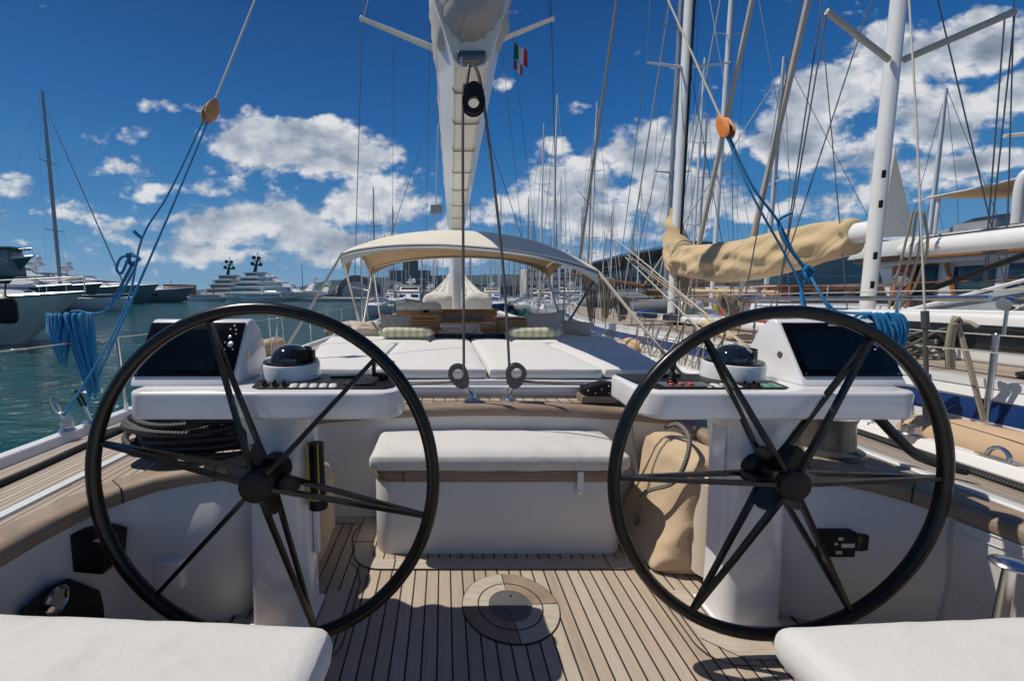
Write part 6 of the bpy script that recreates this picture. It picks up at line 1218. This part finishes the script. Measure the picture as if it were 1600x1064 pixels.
t = sailboat('tall masted sailing yacht among the motor yachts on the left', 26, 6, 1.8, 30, 'hullw', 'cover', 3); place(t, -61, 66, -90)
# the large yachts in the centre left
def superyacht(label, L, B, H, n, m='hullw', seed=0, mh=8, tm='gel', glass='glassdark', mm='blackmat', group=None):
    tr = [(.06+.05*k, .74-.10*k, .048*L, tm) for k in range(n)]
    return motoryacht(label, L, B, H, tr, m, seed, mm, 4, 5, mh, glass, group, ports=5, sheer=.3)
G2 = 'large yachts at the breakwater'
t = superyacht('tall white four deck yacht with black radar globes, right of the two big ones', 50, 9.5, 3.6, 4, 'hullg', 1, 6.5, group=G2); p = at(404, 470, Y=205); place(t, p.x+8, 205, -104)
t = superyacht('tall four deck yacht with black radar globes, left of the two big ones', 48, 9, 3.4, 4, 'hullg', 2, 6.5, 'bld', group=G2); p = at(360, 470, Y=222); place(t, p.x+8, 222, -104)
for i, (px, y, L, n, lb) in enumerate(((448, 215, 40, 2, 'low white yacht just right of the two tall yachts'), (487, 300, 40, 4, 'small white tiered yacht seen bow on, left of the canopy strap'), (511, 330, 38, 3, 'second small tiered yacht seen bow on, beside the canopy strap'), (528, 345, 34, 2, 'third and smallest yacht seen bow on near the arched shed'), (420, 172, 20, 1, 'low white boat in front of the tall yachts'), (330, 190, 18, 1, 'small white boat at the end of the breakwater'))):
    t = superyacht(lb, L, L*.19, L*.09, n, 'hullw', i, L*.09, mm='gel', group=G2); p = at(px, 468, Y=y); place(t, p.x, y, 0 if i in (1, 2, 3) else -75); 
    if i in (1, 2, 3): t.rotation_euler = (0, 0, R(180))
for i, (px, ph, lb) in enumerate(((334, 462, 'thin lamp mast at the left quay'), (472, 425, 'tall thin mast on the breakwater left of the arched shed'), (268, 455, 'short pole on the quay behind the left yachts'))):
    p = at(px, ph, Y=210); b = MB(); b.tube([V((p.x, 210, WZ)), V((p.x, 210, 1.4+max(4, (462-ph)*.31)+4))], [.25, .12], 6); solo('quay_mast', b, M['wire'], lb, 'pole')

# ------------------------------------------------------------------ far buildings
def shed(name, px, y, w, h, m, label, d=40, arch=True, cat='building'):
    p = at(px, 462, Y=y); t = thing(name, label, cat, (p.x, y, WZ)); b = MB(); n = 20
    if arch: pts = [V((p.x+w/2*math.cos(PI*i/n), y, WZ+1+h*math.sin(PI*i/n)**.85)) for i in range(n+1)]
    else: pts = [V((p.x-w/2, y, WZ+1)), V((p.x+w/2, y, WZ+1)), V((p.x+w/2, y, WZ+1+h)), V((p.x-w/2, y, WZ+1+h))]
    b.poly(pts, (0, 1, 0), d, .2); b.build('wall', M[m], t)
    if arch:
        b = MB(); pts = [V((p.x+w*.36*math.cos(PI*i/n), y-.15, WZ+1+h*.72*math.sin(PI*i/n)**.85)) for i in range(n+1)]; b.poly(pts, (0, 1, 0), .12, 0); b.build('door', M['blddark' if m != 'blddark' else 'bld'], t)
    return t, p
shed('arched_shed', 556, 330, 30, 17, 'blddark', 'dark arched boat shed with a pale inner arch by the left canopy leg')
shed('arched_shed', 613, 260, 12, 10.5, 'bld', 'small white arched hangar seen under the canopy')
for i, (px, y, w, h, m, lb) in enumerate(((640, 420, 40, 26, 'blddark', 'blocky dark grain silo with a tower on top under the canopy'), (641, 425, 14, 36, 'blddark', 'narrow tower of the grain silo'), (690, 400, 24, 20, 'blddark', 'grey harbour building left of the mast'), (735, 380, 30, 12, 'bld', 'pale low warehouse right of the mast'), (860, 230, 26, 16, 'bld', 'pale block with dark floors under the right side of the canopy'), (800, 380, 50, 10, 'blddark', 'low dark warehouse behind the sailing boats'), (930, 260, 60, 9, 'bld', 'long pale quay building left of the dark roofed terminal'), (575, 380, 40, 6, 'bld', 'low pale quay building between the two arched sheds'), (270, 330, 14, 10, 'bronzef', 'small brick red tower behind the left yachts'))):
    t, p = shed('harbour_building', px, y, w, h, m, lb, 20, False)
    for k in range(max(1, int(h/4))):
        b = MB(); b.box(p.x-w*.46, p.x+w*.46, y-.25, y-.15, WZ+2.6+k*4, WZ+4+k*4); b.build('window_band', M['glassdark'], t)
# the terminal with its big overhanging dark roof
tm = thing('terminal', 'long glass terminal under a dark overhanging roof behind the ketch', 'building', (60, 90, WZ))
def roofpt(px, py, y): return at(px, py, Y=y)
A0 = roofpt(868, 430, 150); A1 = roofpt(1040, 384, 78); A2 = A1+(A1-A0)*.10+V((0, 0, -.3)); dz = .9
nrm = V((.82, .57, 0)); b = MB()
ed = [A0, A0.lerp(A1, .25)+V((0, 0, .5)), A0.lerp(A1, .5)+V((0, 0, .9)), A0.lerp(A1, .75)+V((0, 0, .7)), A1, A2]
b.loft([[p, p+nrm*26+V((0, 0, 1.5)), p+nrm*26+V((0, 0, .5)), p-V((0, 0, .35))] for p in ed]); b.build('roof', M['roofdark'], tm)
b = MB(); b.loft([[p+V((-.05, 0, .05)), p+V((-.4, 0, -.1)), p+V((-.4, 0, -.5)), p+V((-.05, 0, -.5))] for p in ed]); b.build('roof_edge', M['roofedge'], tm)
b = MB(); 
def inset(p, d, z): return V((p.x, p.y, z))+nrm*d
for i in range(len(ed)-1): b.add([inset(ed[i], 9, 2.5), inset(ed[i+1], 9, 2.5), inset(ed[i+1], 9, ed[i+1].z), inset(ed[i], 9, ed[i].z)], [(0, 1, 2, 3)])
b.build('glass_front', M['glassblue'], tm)
b = MB()
for i in range(len(ed)-1):
    a, c = ed[i], ed[i+1]; 
    for z0, z1, dd in ((2.1, 3.0, 7.2), (4.6, 4.9, 8.8)): b.poly([inset(a, dd, z0), inset(c, dd, z0), inset(c, dd, z1), inset(a, dd, z1)], nrm, 2.0 if z0 < 3 else .2)
b.build('balcony', M['bld'], tm)
b = MB()
for i in range(len(ed)-1): b.add([inset(ed[i], 9.5, WZ+1), inset(ed[i+1], 9.5, WZ+1), inset(ed[i+1], 9.5, 2.2), inset(ed[i], 9.5, 2.2)], [(0, 1, 2, 3)])
b.build('ground_floor', M['blddark'], tm)
for i in range(26):
    p = A0.lerp(A2, i/25); b = MB(); b.tube([inset(p, 8.6, 2.6), inset(p, 8.6, p.z)], .11, 6); b.build('mullion', M['wire'], tm)
for i in range(10):
    p = A0.lerp(A2, (i+.5)/10); b = MB(); b.tube([inset(p, 7.6, WZ), inset(p, 7.6, 2.2)], .22, 8); b.build('column', M['bld'], tm)
gb = thing('glass_office', 'blue glass office block with a terracotta base behind the mizzen mast', 'building', (95, 85, WZ)); b = MB(); b.box(48, 84, 62, 74, 2.6, 9.2); b.build('wall', M['glassblue'], gb)
for k in range(3): b = MB(); b.box(47.7, 84.3, 61.7, 62, 4.0+k*2.2, 4.4+k*2.2); b.build('floor_band', M['roofedge'], gb)
b = MB(); b.box(40, 90, 58, 61, 1.2, 2.4); b.build('base', M['bronzef'], gb); b = MB(); b.box(38, 92, 57.6, 62, 2.4, 2.7); b.build('canopy', M['bld'], gb)
for k in range(12): b = MB(); b.box(41+k*4.1, 41.3+k*4.1, 57.8, 58, WZ, 2.4); b.build('post', M['bld'], gb)
t = thing('container', 'white ribbed container on the quay under the tan sail cover', 'container', (37, 52, 0)); p = at(1228, 440, Y=46); b = MB(); b.box(p.x-1.6, p.x+1.6, 46, 52, 0, 2.5); b.build('box', M['bld'], t); b = MB()
for k in range(5): b.box(p.x-1.6, p.x+1.6, 45.93, 45.99, .3+.45*k, .42+.45*k)
b.build('ribs', M['hullw'], t)
# parked cars and small quay clutter
def car(p, rz, m, label):
    t = thing('parked_car', label, 'car', group='cars parked on the quay'); b = MB(); pr_ = [(-2.1, .3), (-2.15, .75), (-1.9, .92), (-1.3, 1.0), (-.7, 1.42), (.7, 1.45), (1.3, 1.02), (2.0, .88), (2.15, .6), (2.1, .3)]
    b.poly([V((-.85, y, z)) for y, z in pr_], (1, 0, 0), 1.7, .08); bo_ = b.build('body', M[m], t, 35); b = MB(); b.poly([V((-.87, y, z)) for y, z in ((-1.05, 1.02), (-.62, 1.34), (.62, 1.36), (1.05, 1.04))], (1, 0, 0), 1.74, .02); b.build('window', M['glassdark'], bo_)
    for y in (-1.35, 1.35):
        for x in (-.88, .70): b = MB(); b.cyl((x, y, .32), (x+.18, y, .32), .32); b.build('wheel', M['blackmat'], t)
    t.location = p; t.rotation_euler = (0, 0, R(rz)); return t
cols = ['hullw', 'hulldark', 'navy', 'hullg', 'red', 'bld', 'blackgloss', 'hulldark']; rn = random.Random(3)
ca0 = {}
for i in range(16):
    px = 1085+i*16+rn.uniform(-4, 4); y = 47+rn.uniform(-1, 1)+(i % 2)*5; p = at(px, 460, Y=y); m = cols[i % 8]; lb = {'hullw': 'white', 'hulldark': 'slate grey', 'navy': 'navy blue', 'hullg': 'pale grey', 'red': 'red', 'bld': 'light grey', 'blackgloss': 'black'}[m]+' car parked on the quay beyond the ketch'
    if m in ca0:
        c = copy_tree(ca0[m]); c.location = (p.x, y, WZ+1.0); c.rotation_euler.z = R(rn.uniform(60, 120)); c['label'] = lb; ca0[m]['label'] = lb
    else: ca0[m] = car((p.x, y, WZ+1.0), rn.uniform(60, 120), m, lb)
for px, py, w, h, m, lb in ((1138, 470, .7, .9, 'yellow', 'yellow covered gear pile on the quay beyond the ketch'), (1125, 482, .45, .8, 'yellow', 'yellow jacket shaped bundle in front of the yellow gear pile'), (1148, 490, .7, .6, 'red', 'round red marker by the white inflatable')):
    p = at(px, py, Y=20 if m == 'red' else 24); b = MB(); b.soft(p.x-w/2, p.x+w/2, p.y, p.y+w, p.z-h/2, p.z+h/2, .2, .12, .08, .05, 3); solo('gear_pile', b, M[m], lb, 'gear', ang=80)
# inflatable tenders
for px, py, y, L_, r, m, lb, rot in ((1185, 498, 16, 2.2, .34, 'hullw', 'white inflatable tender with a round nose beyond the ketch deck', .2), (960, 474, 24, 4.2, .62, 'grayc', 'dark grey covered tender standing right of the canopy', .1), (1010, 485, 21, 3.4, .5, 'grayc', 'second dark covered tender beside the halyard coils', -.1), (1078, 480, 18.5, 1.0, .42, 'cover', 'round pale buoy hanging on the boat beyond the halyards', 1.4)):
    p = at(px, py, Y=y); b = MB(); d = V((math.cos(rot), math.sin(rot), .05)); sd_ = V((-d.y, d.x, 0)); secs = []
    for i in range(15): t = i/14; e = max(.1, (1-abs(2*t-1)**3)**.5); c = p+d*(t-.5)*L_; secs.append([c+(sd_*math.cos(2*PI*k/14)*1.2+V((0, 0, 1))*math.sin(2*PI*k/14))*r*e for k in range(14)])
    b.loft(secs); solo('tender', b, M[m], lb, 'tender' if L_ > 1.5 else 'buoy', ang=60)

# ------------------------------------------------------------------ rows of moored sailing and motor boats beyond the bow
GS = 'sailing boats in the rows beyond the bow'
protos = [sailboat('', 11, 3.5, 1.15, 13.5, 'hullw', 'navy', 0), sailboat('', 13, 3.9, 1.3, 16, 'hullw', 'tan', 1, dodger='tan'), sailboat('', 10, 3.3, 1.05, 12.5, 'hullg', 'cover', 2, dodger='navy'), sailboat('', 12, 3.8, 1.2, 15, 'navy', 'blue', 4, dodger='navy')]
names = ['with navy sail cover', 'with tan cover and hood', 'with grey hull', 'with dark blue hull']
used = [0]*4
def sb_(k, px, y, rz, label, h=1.0):
    t = protos[k] if not used[k] else copy_tree(protos[k]); used[k] = 1
    p = at(px, 470, Y=y); t.location = (p.x, y, WZ); t.rotation_euler = (0, 0, R(rz)); t['label'] = label; t['category'] = 'sailing boat'; t['group'] = GS; t.scale = (1, 1, 1)
    if h != 1: t.scale = (h, h, h)
    return t
near = [(0, 588, 52, 178, 'white sailing boat bow on, alone at the left end of the row under the canopy'), (3, 779, 60, 182, 'dark blue sailing boat just right of the white mast foot covers'), (0, 822, 57, 176, 'white sailing boat bow on, under the middle right of the canopy'), (1, 868, 58, 184, 'white sailing boat with tan hood, under the right end of the canopy'), (2, 905, 62, 180, 'pale grey sailing boat between the right canopy leg and the strap'), (0, 948, 66, 178, 'white sailing boat behind the dark covered tender'), (1, 990, 64, 182, 'white sailing boat with tan hood behind the slanting pale lines')]
for k, px, y, rz, lb in near: sb_(k, px, y, rz, lb)
rn = random.Random(21)
for row, (y0, n, x0, x1) in enumerate(((78, 11, 600, 1000), (100, 13, 560, 960), (128, 14, 590, 950), (160, 12, 600, 930))):
    for i in range(n):
        k = rn.choice((0, 0, 1, 2, 2, 3)); px = x0+(x1-x0)*(i+.5)/n+rn.uniform(-8, 8); fr = ('second', 'third', 'fourth', 'farthest')[row]
        sb_(k, px, y0+rn.uniform(-3, 3), 180+rn.uniform(-6, 6), 'sailing boat '+names[k]+', '+fr+' row beyond the bow', rn.uniform(.85, 1.25))
for px, y, L, lb, rz in ((640, 62, 13, 'white motor cruiser with a fly bridge left of the mast', 180), (672, 66, 11, 'second white motor cruiser seen between the lone sailing boat and the mast', 184), (768, 92, 14, 'white motor boat glimpsed right of the mast foot covers', 176), (850, 96, 13, 'white motor boat behind the bow-on sailing boats on the right', 184), (895, 90, 14, 'white fly bridge boat beyond the right canopy corner', 180), (615, 84, 12, 'small cruiser behind the lone sailing boat', 176)):
    t = motoryacht(lb, L, L*.3, L*.12, ((.08, .66, L*.10, 'gel'), (.15, .5, L*.07, 'shade')), 'hullw', 0, 'gel', 1, 1.0, L*.08, 'glassdark', 'motor cruisers beyond the bow', ports=1); p = at(px, 470, Y=y); place(t, p.x, y, rz)
# boats to starboard beyond the ketch
for i, (x, y, L, mh, r_, lb, rz) in enumerate(((12.6, 24, 15, 23, .14, 'sailing yacht with the thick furled headsail right of the ketch main mast', 0), (17.2, 27, 15, 25, .14, 'sailing yacht with a thick furled headsail, farther right than the ketch main mast', 0), (21, 36, 14, 20, .12, 'sailing yacht beyond the wooden gulet bow', 4), (26, 44, 13, 19, .11, 'sailing yacht farthest right near the quay', -4), (15, 44, 13, 20, .11, 'sailing yacht before the terminal glass front', 2), (11.5, 52, 13, 21, .11, 'sailing yacht left of the halyard coils, before the terminal', 0), (20, 60, 13, 20, .11, 'sailing yacht in the shade of the terminal roof', 0), (9.5, 38, 12, 18, .1, 'sailing yacht beyond the covered tenders', 3))):
    t = sailboat(lb, L, 4.0, 1.3, mh, 'hullw' if i % 2 == 0 else 'hullg', 'tan' if i < 3 else 'navy', i, 'sailing yachts moored beyond the ketch'); t.location = (x, y, WZ); t.rotation_euler = (0, 0, R(rz))

# ------------------------------------------------------------------ haze
hz = MB(); hz.box(-6000, 6000, -600, 6200, WZ-1, 330); ho = hz.build('haze', M['gel'])
hm_ = bpy.data.materials.new('haze_air'); hm_.use_nodes = True; nt = hm_.node_tree; nt.nodes.clear(); o_ = N(nt, 'ShaderNodeOutputMaterial'); pv = N(nt, 'ShaderNodeVolumePrincipled'); pv.inputs['Color'].default_value = (.62, .78, 1, 1); pv.inputs['Density'].default_value = .00007; pv.inputs['Anisotropy'].default_value = .2
nt.links.new(pv.outputs[0], o_.inputs['Volume']); ho.data.materials.clear(); ho.data.materials.append(hm_); ho['kind'] = 'stuff'

t = thing('radar_reflector', 'small grey square plate on a thin pole left of the boom near the canopy', 'sign', (-.2, 14, .8)); p_ = at(682, 327, Y=14); b = MB(); b.rbox(p_.x-.19, p_.x+.19, 13.98, 14.02, p_.z-.14, p_.z+.14, .01); b.build('plate', M['bld'], t)
b = MB(); b.tube([p_+V((.05, 0, 2.6)), p_+V((-.05, 0, -1)), V((p_.x-.1, 14.1, .75))], .022, 6); b.build('pole', M['alu'], t)

# clutter along the ketch side: coils, folded canvas, small gear
coil(V((KX-2.20, 6.0, 1.40)), .22, .40, 8, .012, 31, 'beigerope', 'dark and pale rope coil hanging on the ketch lifeline behind the right compass', group='coils on the ketch lifelines')
coil(V((KX-2.22, 9.6, 1.36)), .30, .5, 9, .013, 32, 'greyrope', 'grey rope coil on the ketch lifeline left of the main mast', group='coils on the ketch lifelines')
coil(at(948, 436, Y=8.8), .22, .85, 7, .012, 33, 'beigerope', 'long pale rope hank hanging by our right rail beside the canopy strap', group='hanks hanging by the right rail')
coil(at(925, 452, Y=9.4), .16, .75, 6, .012, 34, 'greyrope', 'long grey rope hank hanging by our right rail near the canopy leg', group='hanks hanging by the right rail')
for i, (px, py, Y_, w, h, m, lb) in enumerate(((1125, 512, 7.4, .5, .10, 'tan', 'tan folded awning lying on the ketch deck'), (1150, 508, 8.8, .35, .14, 'hullw', 'white deck box on the ketch by the slanting lines'), (1050, 503, 9.8, .3, .12, 'grayc', 'grey canvas bundle at the foot of the ketch main mast'), (1010, 500, 11.5, .4, .14, 'navy', 'navy blue canvas bundle on the ketch foredeck'), (1205, 505, 7.2, .28, .12, 'doorred', 'red brown box on the ketch deck behind the right console'))):
    p = at(px, py, Y=Y_); p.z = max(p.z, .84); b = MB(); b.soft(p.x-w/2, p.x+w/2, p.y-.2, p.y+.2, p.z-.03, p.z+h, .04, .05, .02, .02, i); solo('deck_bundle', b, M[m], lb, 'bundle', ang=70)
rn = random.Random(8)
for k in range(7):
    px = 985+k*17+rn.uniform(-5, 5); p = at(px, 520, Y=5.4+k*.35); x0 = p.x; z0 = Zd(min(3.1, x0)); b = MB(); b.tube([V((3.18, p.y, Zd(3.1)+.09)), V((3.20+.02*k, p.y-.12, Zd(3.1)+.62+.1*rn.random()))], .012, 7); b.tube([V((3.18, p.y+.25, Zd(3.1)+.09)), V((3.20+.02*k, p.y-.12, Zd(3.1)+.60))], .010, 6)
    solo('rail_stay', b, M['steel' if k % 2 else 'bronze'], ['first', 'second', 'third', 'fourth', 'fifth', 'sixth', 'seventh'][k]+' braced rail post on our right side, counting away from the camera', 'rail post', 'braced posts on our right rail')
